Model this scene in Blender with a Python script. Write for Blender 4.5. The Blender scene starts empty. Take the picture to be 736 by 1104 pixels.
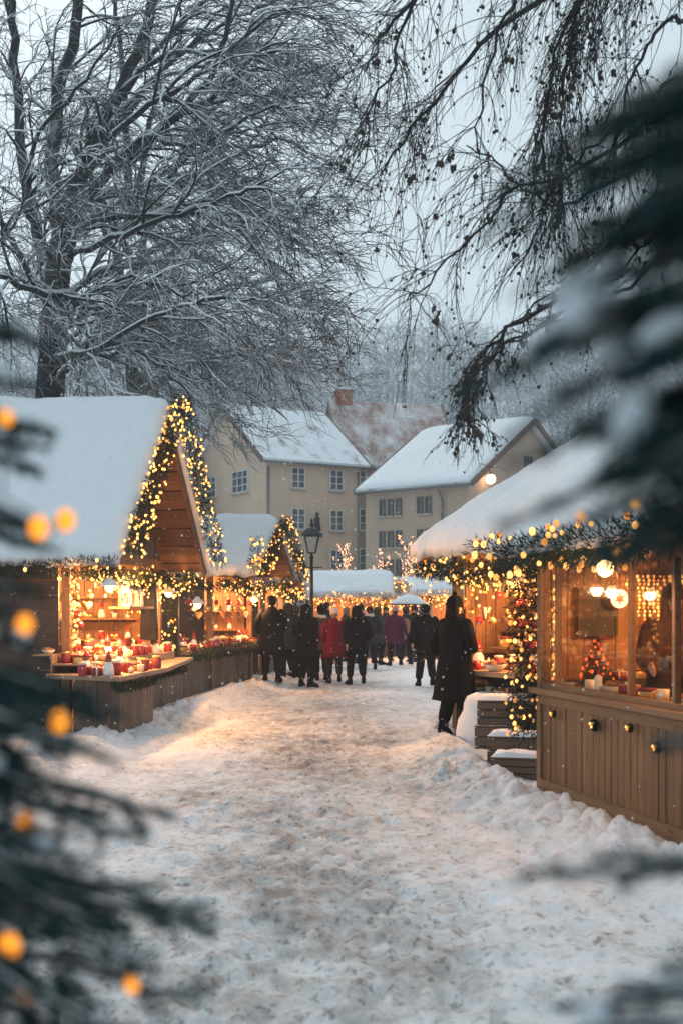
import bpy, math, random
import numpy as np
from mathutils import Vector, Matrix, noise
random.seed(7); np.random.seed(7)
R = math.radians
V = Vector
scene = bpy.context.scene
col = scene.collection
F_PX, HOR, CAMZ = 1350.0, 655.0, 1.7      # focal length and eye level of the photograph, in its pixels

def at(px, py, d):
    """point seen at a pixel of the photograph at distance d"""
    return V(((px - 368) / F_PX * d, d, CAMZ + (HOR - py) / F_PX * d))

# ------------------------------------------------------------------ materials
MATS = {}
def nmat(name):
    m = bpy.data.materials.new(name); m.use_nodes = True
    nt = m.node_tree
    b = nt.nodes['Principled BSDF']
    MATS[name] = m
    return m, nt, b
def N(nt, t, **kw):
    n = nt.nodes.new(t)
    for k, v in kw.items(): setattr(n, k, v)
    return n
def coords(nt, scale=(1, 1, 1), kind='Object'):
    tc = N(nt, 'ShaderNodeTexCoord'); mp = N(nt, 'ShaderNodeMapping')
    mp.inputs['Scale'].default_value = scale
    nt.links.new(tc.outputs[kind], mp.inputs['Vector'])
    return mp.outputs['Vector']
def noise_tex(nt, vec, scale, detail=4, rough=.55):
    n = N(nt, 'ShaderNodeTexNoise')
    n.inputs['Scale'].default_value = scale; n.inputs['Detail'].default_value = detail
    n.inputs['Roughness'].default_value = rough
    if vec is not None: nt.links.new(vec, n.inputs['Vector'])
    return n.outputs['Fac']
def ramp(nt, fac, stops):
    r = N(nt, 'ShaderNodeValToRGB')
    els = r.color_ramp.elements
    while len(els) < len(stops): els.new(.5)
    for e, (p, c) in zip(els, stops):
        e.position = p; e.color = (*c, 1) if len(c) == 3 else c
    nt.links.new(fac, r.inputs['Fac'])
    return r.outputs['Color']
def mixc(nt, fac, a, b, mode='MIX'):
    m = N(nt, 'ShaderNodeMix'); m.data_type = 'RGBA'; m.blend_type = mode
    for s, v in ((m.inputs[0], fac), (m.inputs[6], a), (m.inputs[7], b)):
        if isinstance(v, (int, float)): s.default_value = v
        elif isinstance(v, tuple): s.default_value = (*v, 1)
        else: nt.links.new(v, s)
    return m.outputs[2]
def mth(nt, op, a, b=None, clamp=False):
    m = N(nt, 'ShaderNodeMath'); m.operation = op; m.use_clamp = clamp
    for s, v in zip(m.inputs, (a, b)):
        if v is None: continue
        if isinstance(v, (int, float)): s.default_value = v
        else: nt.links.new(v, s)
    return m.outputs[0]
def bump(nt, b, h, strength=.3, dist=.02):
    n = N(nt, 'ShaderNodeBump'); n.inputs['Strength'].default_value = strength; n.inputs['Distance'].default_value = dist
    nt.links.new(h, n.inputs['Height']); nt.links.new(n.outputs['Normal'], b.inputs['Normal'])
def upness(nt, lo, hi, nscale=6.0, namt=.5):
    """1 where a surface looks up and snow has settled, broken up by noise"""
    g = N(nt, 'ShaderNodeNewGeometry'); s = N(nt, 'ShaderNodeSeparateXYZ')
    nt.links.new(g.outputs['Normal'], s.inputs[0])
    nz = noise_tex(nt, coords(nt), nscale, 3)
    z = mth(nt, 'ADD', s.outputs['Z'], mth(nt, 'MULTIPLY', mth(nt, 'SUBTRACT', nz, .5), namt))
    mr = N(nt, 'ShaderNodeMapRange'); mr.inputs[1].default_value = lo; mr.inputs[2].default_value = hi
    nt.links.new(z, mr.inputs[0])
    return mr.outputs[0]
def island(nt):
    return N(nt, 'ShaderNodeNewGeometry').outputs['Random Per Island']

SNOWC = (.80, .83, .86)
def m_plain(name, c, rough=.6, metal=0, vary=.25, scale=14):
    m, nt, b = nmat(name)
    if rough >= .85: b.inputs['Specular IOR Level'].default_value = .06
    f = noise_tex(nt, coords(nt), scale, 5)
    d = tuple(x * (1 - vary) for x in c); e = tuple(min(1, x * (1 + vary)) for x in c)
    nt.links.new(ramp(nt, f, [(.3, d), (.7, e)]), b.inputs['Base Color'])
    b.inputs['Roughness'].default_value = rough; b.inputs['Metallic'].default_value = metal
    bump(nt, b, f, .15, .01)
    return m
def m_wood(name, c1, c2, axis='z', rough=.65, snow=False, splash=False):
    m, nt, b = nmat(name)
    sc = {'x': (.9, 9, 9), 'y': (9, .9, 9), 'z': (9, 9, .9)}[axis]
    v = coords(nt, sc)
    f = noise_tex(nt, v, 3.2, 6, .65)
    base = ramp(nt, f, [(.28, c2), (.5, c1), (.72, tuple(x * 1.25 for x in c1))])
    isl = island(nt)
    base = mixc(nt, mth(nt, 'MULTIPLY', isl, .55), base, c2)
    wear = noise_tex(nt, coords(nt, (1.3, 1.3, 1.3)), 2.0, 5, .7)
    base = mixc(nt, ramp(nt, wear, [(.55, (0, 0, 0)), (.8, (.45, .45, .45))]), base, (.05, .04, .035))
    vo = N(nt, 'ShaderNodeTexVoronoi'); vo.inputs['Scale'].default_value = 3.1
    nt.links.new(coords(nt, {'x': (.5, 2, 2), 'y': (2, .5, 2), 'z': (2, 2, .5)}[axis]), vo.inputs['Vector'])
    base = mixc(nt, ramp(nt, vo.outputs['Distance'], [(.05, (.8, .8, .8)), (.11, (0, 0, 0))]), base, tuple(x * .35 for x in c2))
    if snow:
        base = mixc(nt, upness(nt, .75, .95, 9, .6), base, SNOWC)
    if splash:      # snow kicked up against the foot of the boards
        sz = N(nt, 'ShaderNodeSeparateXYZ'); nt.links.new(coords(nt), sz.inputs[0])
        sp = mth(nt, 'SUBTRACT', mth(nt, 'ADD', mth(nt, 'MULTIPLY', noise_tex(nt, coords(nt), 4, 3), .5), mth(nt, 'MULTIPLY', noise_tex(nt, coords(nt), 34, 3), .55)), mth(nt, 'MULTIPLY', sz.outputs['Z'], .42))
        base = mixc(nt, ramp(nt, sp, [(.47, (0, 0, 0)), (.53, (.85, .85, .85))]), base, SNOWC)
    nt.links.new(base, b.inputs['Base Color'])
    b.inputs['Roughness'].default_value = rough
    bump(nt, b, f, .35, .01)
    return m
def m_emit(name, c, s, sample=True):
    m, nt, b = nmat(name)
    b.inputs['Base Color'].default_value = (*c, 1)
    b.inputs['Emission Color'].default_value = (*c, 1)
    b.inputs['Emission Strength'].default_value = s
    if not sample: m.cycles.emission_sampling = 'NONE'
    return m
def m_snow(name, c=SNOWC, bs=.25):
    m, nt, b = nmat(name)
    v = coords(nt)
    f = noise_tex(nt, v, 5, 8, .6); g = noise_tex(nt, v, 60, 3)
    nt.links.new(ramp(nt, f, [(.3, tuple(x * .94 for x in c)), (.7, c)]), b.inputs['Base Color'])
    b.inputs['Roughness'].default_value = .75
    b.inputs['Subsurface Weight'].default_value = 0
    bump(nt, b, mth(nt, 'ADD', f, mth(nt, 'MULTIPLY', g, .25)), bs, .06)
    return m
def m_needles(name, c1, c2, lo=.35, hi=.95, snow=.7):
    m, nt, b = nmat(name)
    isl = island(nt)
    base = ramp(nt, isl, [(0, c2), (1, c1)])
    sf = mth(nt, 'MULTIPLY', upness(nt, lo, hi, 7, 1.1), snow)
    nt.links.new(mixc(nt, sf, base, (.7, .75, .78)), b.inputs['Base Color'])
    b.inputs['Roughness'].default_value = .6; b.inputs['Specular IOR Level'].default_value = .15
    return m
def m_bark(name, c, lo=.15, hi=.6, nscale=5, namt=.6, snow=.95):
    m, nt, b = nmat(name)
    f = noise_tex(nt, coords(nt, (4, 4, 1)), 4, 6, .65)
    base = ramp(nt, f, [(.3, tuple(x * .5 for x in c)), (.7, tuple(x * 1.4 for x in c))])
    if snow:
        base = mixc(nt, mth(nt, 'MULTIPLY', upness(nt, lo, hi, nscale, namt), snow), base, SNOWC)
    nt.links.new(base, b.inputs['Base Color'])
    b.inputs['Roughness'].default_value = .85
    bump(nt, b, f, .5, .03)
    return m

SNOW = m_snow('snow')
WOOD_DARK = m_wood('dark_wood', (.050, .032, .022), (.018, .012, .009), 'y')
WOOD_GREY = m_wood('weathered_boards', (.18, .12, .08), (.055, .038, .027), 'z')
WOOD_HONEY = m_wood('honey_boards', (.30, .145, .052), (.14, .065, .024), 'z')
WOOD_KIOSK = m_wood('kiosk_boards', (.21, .105, .045), (.085, .042, .02), 'z')
WOOD_RAIL = m_wood('rail_wood', (.23, .13, .065), (.11, .06, .03), 'x')
WOOD_ROOF = m_wood('roof_boards', (.17, .088, .042), (.06, .03, .014), 'y')
WOOD_TOP = m_wood('counter_wood', (.36, .24, .15), (.18, .11, .065), 'x')
WOOD_CRATE = m_wood('crate_wood', (.13, .085, .055), (.05, .033, .022), 'x', snow=True)
FIR = m_needles('fir_garland_needles', (.022, .042, .020), (.007, .016, .010), snow=.05)
FIR_NEAR = m_needles('fir_tree_needles', (.016, .066, .066), (.006, .028, .031), lo=.3, hi=1.2, snow=.09)
TWIG_BARK = m_bark('fir_bark', (.05, .038, .03), .5, .9)
BARK = m_bark('snowy_bark', (.020, .018, .018), .22, .62, 3, .45, .9)
BARK_TWIG = m_bark('snowy_twigs', (.028, .025, .025), -.12, .42, 3, .5, .95)
BARK_BIRCH = m_bark('dark_birch_bark', (.022, .018, .018), .6, 1.0, 5, .6, .5)
BULB = m_emit('warm_bulb', (1, .47, .12), 2.3, False)
BULB_DIM = m_emit('dim_warm_bulb', (1, .36, .06), 1.0, False)
BULB_NEAR = m_emit('amber_bulb', (1, .33, .02), 1.1, False)
GLOW = m_emit('lamp_glow', (1, .62, .26), 6.0, False)
CANDLE = m_emit('candle_glow', (1, .50, .15), 2.2, False)
WALL_LAMP = m_emit('wall_lamp_glow', (1, .70, .40), 7.0)
IRON = m_plain('black_iron', (.018, .02, .02), .45, .6)
RED = m_plain('red_glaze', (.34, .022, .02), .3)
REDDARK = m_plain('dark_red_paper', (.20, .02, .02), .6)
CREAM = m_plain('cream_ceramic', (.70, .60, .46), .4)
GINGER = m_plain('gingerbread', (.30, .13, .045), .75)
GOLD = m_plain('gold_foil', (.65, .40, .12), .3, .7)
WHITE = m_plain('white_paint', (.78, .77, .74), .5, 0, .06)
GREY = m_plain('grey_wool', (.09, .088, .085), .9)
BLACKBOARD = m_plain('blackboard', (.028, .026, .024), .7)
SKIN = m_plain('skin', (.52, .31, .22), .55, 0, .06)
BRICK = m_plain('chimney_brick', (.34, .12, .07), .85)
def m_glass():
    m, nt, b = nmat('window_glass')
    out = nt.nodes['Material Output']
    nt.nodes.remove(b)
    t = N(nt, 'ShaderNodeBsdfTransparent'); t.inputs[0].default_value = (.96, .95, .92, 1)
    g = N(nt, 'ShaderNodeBsdfGlossy'); g.inputs['Roughness'].default_value = .02
    fr = N(nt, 'ShaderNodeFresnel'); fr.inputs[0].default_value = 1.35
    mx = N(nt, 'ShaderNodeMixShader')
    nt.links.new(mth(nt, 'MULTIPLY', fr.outputs[0], .16), mx.inputs[0]); nt.links.new(t.outputs[0], mx.inputs[1]); nt.links.new(g.outputs[0], mx.inputs[2])
    nt.links.new(mx.outputs[0], out.inputs['Surface'])
    return m
GLASS = m_glass()
PANE = m_plain('dark_pane', (.085, .10, .115), .10, 0, .6, 1.3)  # lighter mottled tone puts pale reflections into the pane colour
def m_plaster(name, c):
    m, nt, b = nmat(name)
    v = coords(nt)
    f = noise_tex(nt, v, .7, 8, .65); g = noise_tex(nt, coords(nt, (3, 3, .4)), 1.2, 5, .6)
    base = ramp(nt, f, [(.3, tuple(x * .84 for x in c)), (.7, c)])
    base = mixc(nt, ramp(nt, g, [(.52, (0, 0, 0)), (.85, (.5, .5, .5))]), base, tuple(x * .55 for x in c))
    nt.links.new(base, b.inputs['Base Color']); b.inputs['Roughness'].default_value = .9
    bump(nt, b, noise_tex(nt, v, 30, 3), .2, .02)
    return m
PLASTER = m_plaster('beige_plaster', (.68, .50, .37))
PLASTER_B = m_plaster('brown_plaster', (.38, .29, .225))
PLASTER_C = m_plaster('tan_plaster', (.50, .37, .28))
def m_tiles(name, c, cover, lo, hi):
    m, nt, b = nmat(name)
    v = coords(nt)
    w = N(nt, 'ShaderNodeTexWave'); w.bands_direction = 'Z'; w.inputs['Scale'].default_value = 2.4; w.inputs['Distortion'].default_value = .5
    nt.links.new(v, w.inputs['Vector'])
    n1 = noise_tex(nt, coords(nt, (1, .5, .5)), 1.1, 8, .7)
    base = mixc(nt, ramp(nt, noise_tex(nt, v, 9, 3), [(.3, (0, 0, 0)), (.7, (1, 1, 1))]), tuple(x * .65 for x in c), c)
    s = mth(nt, 'ADD', mth(nt, 'ADD', n1, mth(nt, 'MULTIPLY', w.outputs['Fac'], -.10)), cover)
    base = mixc(nt, ramp(nt, s, [(lo, (0, 0, 0)), (hi, (1, 1, 1))]), base, SNOWC)
    nt.links.new(base, b.inputs['Base Color']); b.inputs['Roughness'].default_value = .8
    bump(nt, b, w.outputs['Fac'], .4, .05)
    return m
TILE_RED = m_tiles('red_tiles_with_snow', (.33, .17, .125), .05, .38, .74)
TILE_GREY = m_tiles('grey_tiles_under_snow', (.16, .12, .11), .25, .50, .66)
EDGE = m_plain('roof_edge', (.16, .085, .06), .7)

# ------------------------------------------------------------------ mesh builder
_t = (1 + 5 ** .5) / 2
def _ico(sub):
    v = [(-1, _t, 0), (1, _t, 0), (-1, -_t, 0), (1, -_t, 0), (0, -1, _t), (0, 1, _t), (0, -1, -_t), (0, 1, -_t), (_t, 0, -1), (_t, 0, 1), (-_t, 0, -1), (-_t, 0, 1)]
    v = [V(p).normalized() for p in v]
    f = [(0, 11, 5), (0, 5, 1), (0, 1, 7), (0, 7, 10), (0, 10, 11), (1, 5, 9), (5, 11, 4), (11, 10, 2), (10, 7, 6), (7, 1, 8), (3, 9, 4), (3, 4, 2), (3, 2, 6), (3, 6, 8), (3, 8, 9), (4, 9, 5), (2, 4, 11), (6, 2, 10), (8, 6, 7), (9, 8, 1)]
    for _ in range(sub):
        c = {}; nf = []
        def mid(a, b):
            k = (min(a, b), max(a, b))
            if k not in c:
                v.append(((v[a] + v[b]) / 2).normalized()); c[k] = len(v) - 1
            return c[k]
        for a, b, d in f:
            x, y, z = mid(a, b), mid(b, d), mid(d, a)
            nf += [(a, x, z), (b, y, x), (d, z, y), (x, y, z)]
        f = nf
    return [tuple(p) for p in v], f
ICO = [_ico(0), _ico(1), _ico(2)]

class MB:
    def __init__(s): s.v = []; s.f = []
    def box(s, x0, x1, y0, y1, z0, z1):
        s.hexa([(x0, y0, z0), (x1, y0, z0), (x1, y1, z0), (x0, y1, z0), (x0, y0, z1), (x1, y0, z1), (x1, y1, z1), (x0, y1, z1)]); return s
    def hexa(s, p):
        b = len(s.v); s.v += [tuple(q) for q in p]
        s.f += [tuple(b + i for i in q) for q in ((0, 3, 2, 1), (4, 5, 6, 7), (0, 1, 5, 4), (1, 2, 6, 5), (2, 3, 7, 6), (3, 0, 4, 7))]
    def bar(s, p, q, w, h, up=(0, 0, 1)):
        """box from p to q, w wide sideways, h thick along up"""
        p, q, up = V(p), V(q), V(up)
        d = (q - p).normalized(); sd = d.cross(up)
        if sd.length < 1e-4: sd = d.cross(V((1, 0, 0)))
        sd.normalize(); u = sd.cross(d).normalized()
        a, c = sd * w / 2, u * h / 2
        s.hexa([p - a - c, q - a - c, q + a - c, p + a - c, p - a + c, q - a + c, q + a + c, p + a + c]); return s
    def prism(s, poly, off):
        n = len(poly); b = len(s.v); off = V(off)
        s.v += [tuple(p) for p in poly] + [tuple(V(p) + off) for p in poly]
        s.f.append(tuple(b + i for i in reversed(range(n)))); s.f.append(tuple(b + n + i for i in range(n)))
        for i in range(n):
            j = (i + 1) % n; s.f.append((b + i, b + j, b + n + j, b + n + i))
        return s
    def tube(s, pts, rad, n=6, cap=True):
        m = len(pts); b = len(s.v)
        ref = None
        for i in range(m):
            a = pts[max(i - 1, 0)]; c = pts[min(i + 1, m - 1)]
            d = V(c) - V(a)
            if d.length < 1e-9: d = V((0, 0, 1))
            d.normalize()
            if ref is None:
                ref = d.cross(V((.31, .17, .93)))
                if ref.length < .1: ref = d.cross(V((1, 0, 0)))
            ref = ref - d * ref.dot(d)
            if ref.length < 1e-6: ref = d.cross(V((0, 1, .3)))
            ref.normalize(); w = d.cross(ref)
            r = rad[i] if not isinstance(rad, (int, float)) else rad
            p = V(pts[i])
            for k in range(n):
                t = 2 * math.pi * k / n
                q = p + ref * (math.cos(t) * r) + w * (math.sin(t) * r)
                s.v.append((q.x, q.y, q.z))
        for i in range(m - 1):
            for k in range(n):
                k2 = (k + 1) % n
                s.f.append((b + i * n + k, b + i * n + k2, b + (i + 1) * n + k2, b + (i + 1) * n + k))
        if cap:
            s.f.append(tuple(b + k for k in reversed(range(n)))); s.f.append(tuple(b + (m - 1) * n + k for k in range(n)))
        return s
    def rings(s, rows, cap=True):
        """loft through rows of points"""
        n = len(rows[0]); b = len(s.v)
        for r in rows: s.v += [tuple(p) for p in r]
        for i in range(len(rows) - 1):
            for k in range(n):
                k2 = (k + 1) % n
                s.f.append((b + i * n + k, b + i * n + k2, b + (i + 1) * n + k2, b + (i + 1) * n + k))
        if cap:
            s.f.append(tuple(b + k for k in reversed(range(n)))); s.f.append(tuple(b + (len(rows) - 1) * n + k for k in range(n)))
        return s
    def lathe(s, prof, c=(0, 0, 0), n=14, sx=1, sy=1):
        rows = [[(c[0] + r * sx * math.cos(2 * math.pi * k / n), c[1] + r * sy * math.sin(2 * math.pi * k / n), c[2] + z) for k in range(n)] for r, z in prof]
        return s.rings(rows)
    def ball(s, c, r, sub=1, sc=(1, 1, 1), jit=0):
        vs, fs = ICO[sub]; b = len(s.v)
        for p in vs:
            k = r * (1 + random.uniform(-jit, jit))
            s.v.append((c[0] + p[0] * k * sc[0], c[1] + p[1] * k * sc[1], c[2] + p[2] * k * sc[2]))
        s.f += [tuple(b + i for i in q) for q in fs]
        return s
    def tri(s, a, b, c):
        i = len(s.v); s.v += [tuple(a), tuple(b), tuple(c)]; s.f.append((i, i + 1, i + 2))
    def build(s, name, mat, parent=None, smooth=False, bevel=0):
        me = bpy.data.meshes.new(name); me.from_pydata(s.v, [], s.f); me.update()
        if smooth: me.shade_smooth()
        me.materials.append(mat)
        o = bpy.data.objects.new(name, me); col.objects.link(o)
        if parent: o.parent = parent
        if bevel:
            b = o.modifiers.new('edge', 'BEVEL'); b.width = bevel; b.segments = 1; b.limit_method = 'ANGLE'
        return o

def tag(o, label=None, cat=None, group=None, kind=None):
    if label: o['label'] = label
    if cat: o['category'] = cat
    if group: o['group'] = group
    if kind: o['kind'] = kind
    return o
def thing(name, loc=(0, 0, 0), rz=0, label=None, cat=None, group=None):
    o = bpy.data.objects.new(name, None); col.objects.link(o)
    o.empty_display_size = .1
    o.location = loc; o.rotation_euler = (0, 0, rz)
    return tag(o, label, cat, group)
def world(root, p):
    return Matrix.LocRotScale(root.location, root.rotation_euler, root.scale) @ V(p)
def copy_tree(o, parent=None):
    c = o.copy(); col.objects.link(c)
    if parent: c.parent = parent
    for ch in list(o.children): copy_tree(ch, c)
    return c
def clone(o, loc, rz=0, label=None, scale=1):
    c = copy_tree(o); c.location = loc; c.rotation_euler = (0, 0, rz); c.scale = (scale,) * 3
    if label: c['label'] = label
    return c
def fbm(x, y, z=0, o=4, g=2.0):
    s, a = 0, 1
    for _ in range(o):
        s += a * noise.noise((x, y, z)); x *= g; y *= g; z += 7.3; a *= .5
    return s

# ------------------------------------------------------------------ ground
def lrow(y): return -3.45 + .117 * (y - 16)          # foot of the stalls on one side of the lane
def rrow(y): return 1.79 + .215 * (11.3 - y) if y < 12.3 else 1.60 + .04 * (y - 12.3) if y < 17 else 1.8 + .12 * (y - 17)
def hgt(x, y):
    z = .035 * fbm(x * .5, y * .5, 0, 3)
    if y < 45 and abs(x) < 12:
        z += .022 * fbm(x * 1.9, y * 1.2, 3, 3) + .009 * fbm(x * 5.5, y * 4, 9, 3) + .006 * fbm(x * 13, y * 10, 15, 2)
        # banks shovelled up against the stalls
        dl = x - lrow(y); dr = rrow(y) - x
        lump = .45 + .5 * abs(fbm(x * 1.7, y * 1.7, 21, 3)) + .75 * abs(fbm(x * 4.5, y * 4.5, 33, 3)) + .3 * abs(fbm(x * 11, y * 11, 43, 2))
        if y > 9:
            z += .17 * lump * math.exp(-((dl - .55) / .42) ** 2) * min(1, (y - 9) / 4) * (1 if y < 30 else .3)
        if dl < .5: z += .06
        kb = math.exp(-((dr - .42) / .36) ** 2)
        z += (.19 if y < 13.6 else .12) * lump * kb * (1 if y < 20 else .4)
        if dr < -.2: z -= .02
    return z
def ground():
    def axis(lo, hi, f0, f1, fine, grow):
        a = list(np.arange(f0, f1, fine)); s = fine; p = f1
        while p < hi: a.append(p); s *= grow; p += s
        a.append(hi); s = fine; p = f0; pre = []
        while p > lo:
            p -= s; s *= grow; pre.append(p)
        return pre[::-1] + a
    xs = axis(-400, 400, -4.0, 3.2, .038, 1.32)
    ys = axis(-60, 700, 4.6, 16, .042, 1.035)
    m = MB(); nx = len(xs)
    for y in ys:
        for x in xs: m.v.append((x, y, hgt(x, y) if -1 < y < 60 else 0))
    # boot prints trodden into the lane
    Z = np.array([p[2] for p in m.v]).reshape(len(ys), nx); XA, YA = np.array(xs), np.array(ys)
    rg = random.Random(17)
    for _ in range(380):
        wx, wy = rg.gauss(-.3, 1.15), 4.6 + 22 * rg.random() ** 1.4; hd = rg.gauss(0, .28) + (math.pi if rg.random() < .45 else 0)
        for st in range(rg.randint(2, 5)):
            sd = 1 if st % 2 else -1
            px = wx + math.sin(hd) * .62 * st + math.cos(hd) * .11 * sd; py = wy + math.cos(hd) * .62 * st - math.sin(hd) * .11 * sd
            if not (lrow(py) + .9 < px < rrow(py) - .7) or py < 4.7: continue
            i0, i1 = np.searchsorted(XA, [px - .3, px + .3]); j0, j1 = np.searchsorted(YA, [py - .3, py + .3])
            gx, gy = np.meshgrid(XA[i0:i1] - px, YA[j0:j1] - py)
            a = gx * math.cos(hd) - gy * math.sin(hd); b = gx * math.sin(hd) + gy * math.cos(hd)
            q = (a / .062) ** 2 + (b / .150) ** 2; q = q * (1 + .25 * np.cos(b * 40))
            Z[j0:j1, i0:i1] += rg.uniform(.5, 1.1) * (-.024 * np.exp(-q ** 2) + .009 * np.exp(-((q - 2.2) / .9) ** 2))
    m.v = [(p[0], p[1], z) for p, z in zip(m.v, Z.ravel())]
    for j in range(len(ys) - 1):
        for i in range(nx - 1):
            a = j * nx + i; m.f.append((a, a + 1, a + nx + 1, a + nx))
    mt, nt, b = nmat('trodden_snow')
    v = coords(nt)
    n1 = noise_tex(nt, coords(nt, (1.0, .55, 1)), .9, 8, .68)
    n2 = noise_tex(nt, coords(nt, (1.0, .6, 1)), 5.5, 8, .72)
    n3 = noise_tex(nt, v, 26, 4, .7)
    n0 = noise_tex(nt, coords(nt, (1.0, .7, 1)), .32, 4, .6)
    # trodden more in the middle of the lane
    sx = N(nt, 'ShaderNodeSeparateXYZ'); nt.links.new(v, sx.inputs[0])
    cen = mth(nt, 'SUBTRACT', 1.0, mth(nt, 'MULTIPLY', mth(nt, 'ABSOLUTE', mth(nt, 'ADD', sx.outputs['X'], .35)), .42), True)
    d = mth(nt, 'ADD', mth(nt, 'MULTIPLY', n1, .55), mth(nt, 'MULTIPLY', n2, .50))
    d = mth(nt, 'ADD', d, mth(nt, 'MULTIPLY', n0, .35))
    d = mth(nt, 'ADD', d, mth(nt, 'MULTIPLY', cen, .20))
    base = ramp(nt, d, [(.69, (.80, .82, .85)), (.80, (.68, .69, .70)), (.90, (.45, .435, .425)), (1.0, (.22, .198, .182))])
    n4 = noise_tex(nt, coords(nt, (1, .7, 1)), 15, 6, .75)
    base = mixc(nt, mth(nt, 'MULTIPLY', ramp(nt, n4, [(.54, (0, 0, 0)), (.60, (1, 1, 1))]), ramp(nt, d, [(.66, (.06, .06, .06)), (.90, (.95, .95, .95))])), base, (.17, .15, .135))
    base = mixc(nt, ramp(nt, n3, [(.62, (0, 0, 0)), (.74, (.35, .35, .35))]), base, (.22, .20, .185))
    nt.links.new(base, b.inputs['Base Color']); b.inputs['Roughness'].default_value = .7
    bump(nt, b, mth(nt, 'ADD', mth(nt, 'MULTIPLY', n2, 1.0), mth(nt, 'MULTIPLY', n3, .45)), .6, .06)
    o = m.build('ground', mt, None, True); tag(o, kind='structure')
ground()

def hill():
    m = MB(); xs = np.linspace(-260, 260, 70); ys = np.linspace(95, 330, 40)
    for y in ys:
        for x in xs:
            t = min(1, max(0, (y - 100) / 95)); t = t * t * (3 - 2 * t)
            z = -.3 + t * (28.5 + 4 * noise.noise((x * .015, y * .01, 5)) - .012 * x) + 1.2 * noise.noise((x * .05, y * .05, 2)) * t
            m.v.append((x, y, z))
    for j in range(39):
        for i in range(69):
            a = j * 70 + i; m.f.append((a, a + 1, a + 71, a + 70))
    tag(m.build('hill', SNOW, None, True), kind='structure')
def hill_z(x, y):
    t = min(1, max(0, (y - 100) / 95)); t = t * t * (3 - 2 * t)
    return -.3 + t * (28.5 + 4 * noise.noise((x * .015, y * .01, 5)) - .012 * x) + 1.2 * noise.noise((x * .05, y * .05, 2)) * t
hill()

# ------------------------------------------------------------------ bare trees
def rvec(a=1): return V((random.uniform(-a, a), random.uniform(-a, a), random.uniform(-a, a)))
def resample(pts, n):
    pts = [V(p) for p in pts]
    # Catmull-Rom through the given points
    out = []
    P = [pts[0] * 2 - pts[1]] + pts + [pts[-1] * 2 - pts[-2]]
    segs = len(pts) - 1
    for i in range(n):
        t = i / (n - 1) * segs; k = min(int(t), segs - 1); u = t - k
        a, b, c, d = P[k:k + 4]
        out.append(.5 * ((2 * b) + (c - a) * u + (2 * a - 5 * b + 4 * c - d) * u * u + (3 * b - a - 3 * c + d) * u ** 3))
    return out
class Tree:
    def __init__(s): s.wood = MB(); s.twig = MB(); s.snow = MB(); s.tips = []
    def limb(s, pts, r0, r1, n=12, wob=.0, sides=7):
        p = resample(pts, n)
        if wob:
            p = [q + rvec(wob) * (0 if i == 0 else 1) for i, q in enumerate(p)]
        rad = [r0 + (r1 - r0) * (i / (n - 1)) ** .8 for i in range(n)]
        (s.wood if r0 > .02 else s.twig).tube(p, rad, sides if r0 > .02 else 3, False)
        return p, rad
    def snowline(s, p, rad, chance=.8):
        run = []
        def flush():
            if len(run) > 2:
                pp = [q + V((0, 0, r * .75)) for q, r in run]
                k = len(run)
                rr = [max(.004, min(.055, r * .72 + .008)) * (.35 if i in (0, k - 1) else 1) for i, (q, r) in enumerate(run)]
                s.snow.tube(pp, rr, 5, True)
            run.clear()
        for i in range(len(p)):
            d = (p[min(i + 1, len(p) - 1)] - p[max(i - 1, 0)]).normalized()
            if abs(d.z) < .75 and random.random() < chance: run.append((p[i], rad[i]))
            else: flush()
        flush()
    def grow(s, p, rad, level, dens, lens, out, droop, minr, n_seg=6, snow=False):
        """side branches along polyline p"""
        L = sum((p[i + 1] - p[i]).length for i in range(len(p) - 1))
        cnt = max(2, int(L * dens[level]))
        for k in range(cnt):
            t = random.uniform(.12, 1.0); i = min(int(t * (len(p) - 1)), len(p) - 2); u = t * (len(p) - 1) - i
            b = p[i].lerp(p[i + 1], u); d = (p[i + 1] - p[i]).normalized()
            side = rvec().cross(d)
            if side.length < .05: continue
            side.normalize()
            a = random.uniform(.40, 1.0)
            q = d * math.cos(a) + side * math.sin(a) + out * .55 + V((0, 0, .10))
            q.normalize()
            ln = lens[level] * random.uniform(.5, 1.25) * (1.1 - .45 * t)
            r = max(minr, min(rad[i] * .62, ln * .014))
            pts = [b.copy()]; c = b.copy(); q = q.copy()
            for j in range(n_seg - 1):
                c = c + q * (ln / (n_seg - 1)); pts.append(c.copy())
                q = (q + rvec(.36) + V((0, 0, -droop)) + out * .08).normalized()
            rr = [r * (1 - .65 * j / (n_seg - 1)) for j in range(n_seg)]
            big = r > .02
            (s.wood if big else s.twig).tube(pts, rr, 5 if big else 3, False)
            if r > .010 and snow: s.snowline(pts, rr, .85)
            if level + 1 < len(dens): s.grow(pts, rr, level + 1, dens, lens, out, droop, minr, max(4, n_seg - 1), snow)
    def finish(s, name, label, bark, base, snowmat=None, group=None, twigmat=None):
        root = thing(name, base, 0, label, 'tree', group)
        inv = -V(base)
        for mb, nm, mt in ((s.wood, 'trunk', bark), (s.twig, 'crown', twigmat or bark), (s.snow, 'snow_clumps', snowmat)):
            if mb.v and mt:
                mb.v = [(a + inv.x, b + inv.y, c + inv.z) for a, b, c in mb.v]
                mb.build(nm, mt, root, True)
        return root

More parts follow.
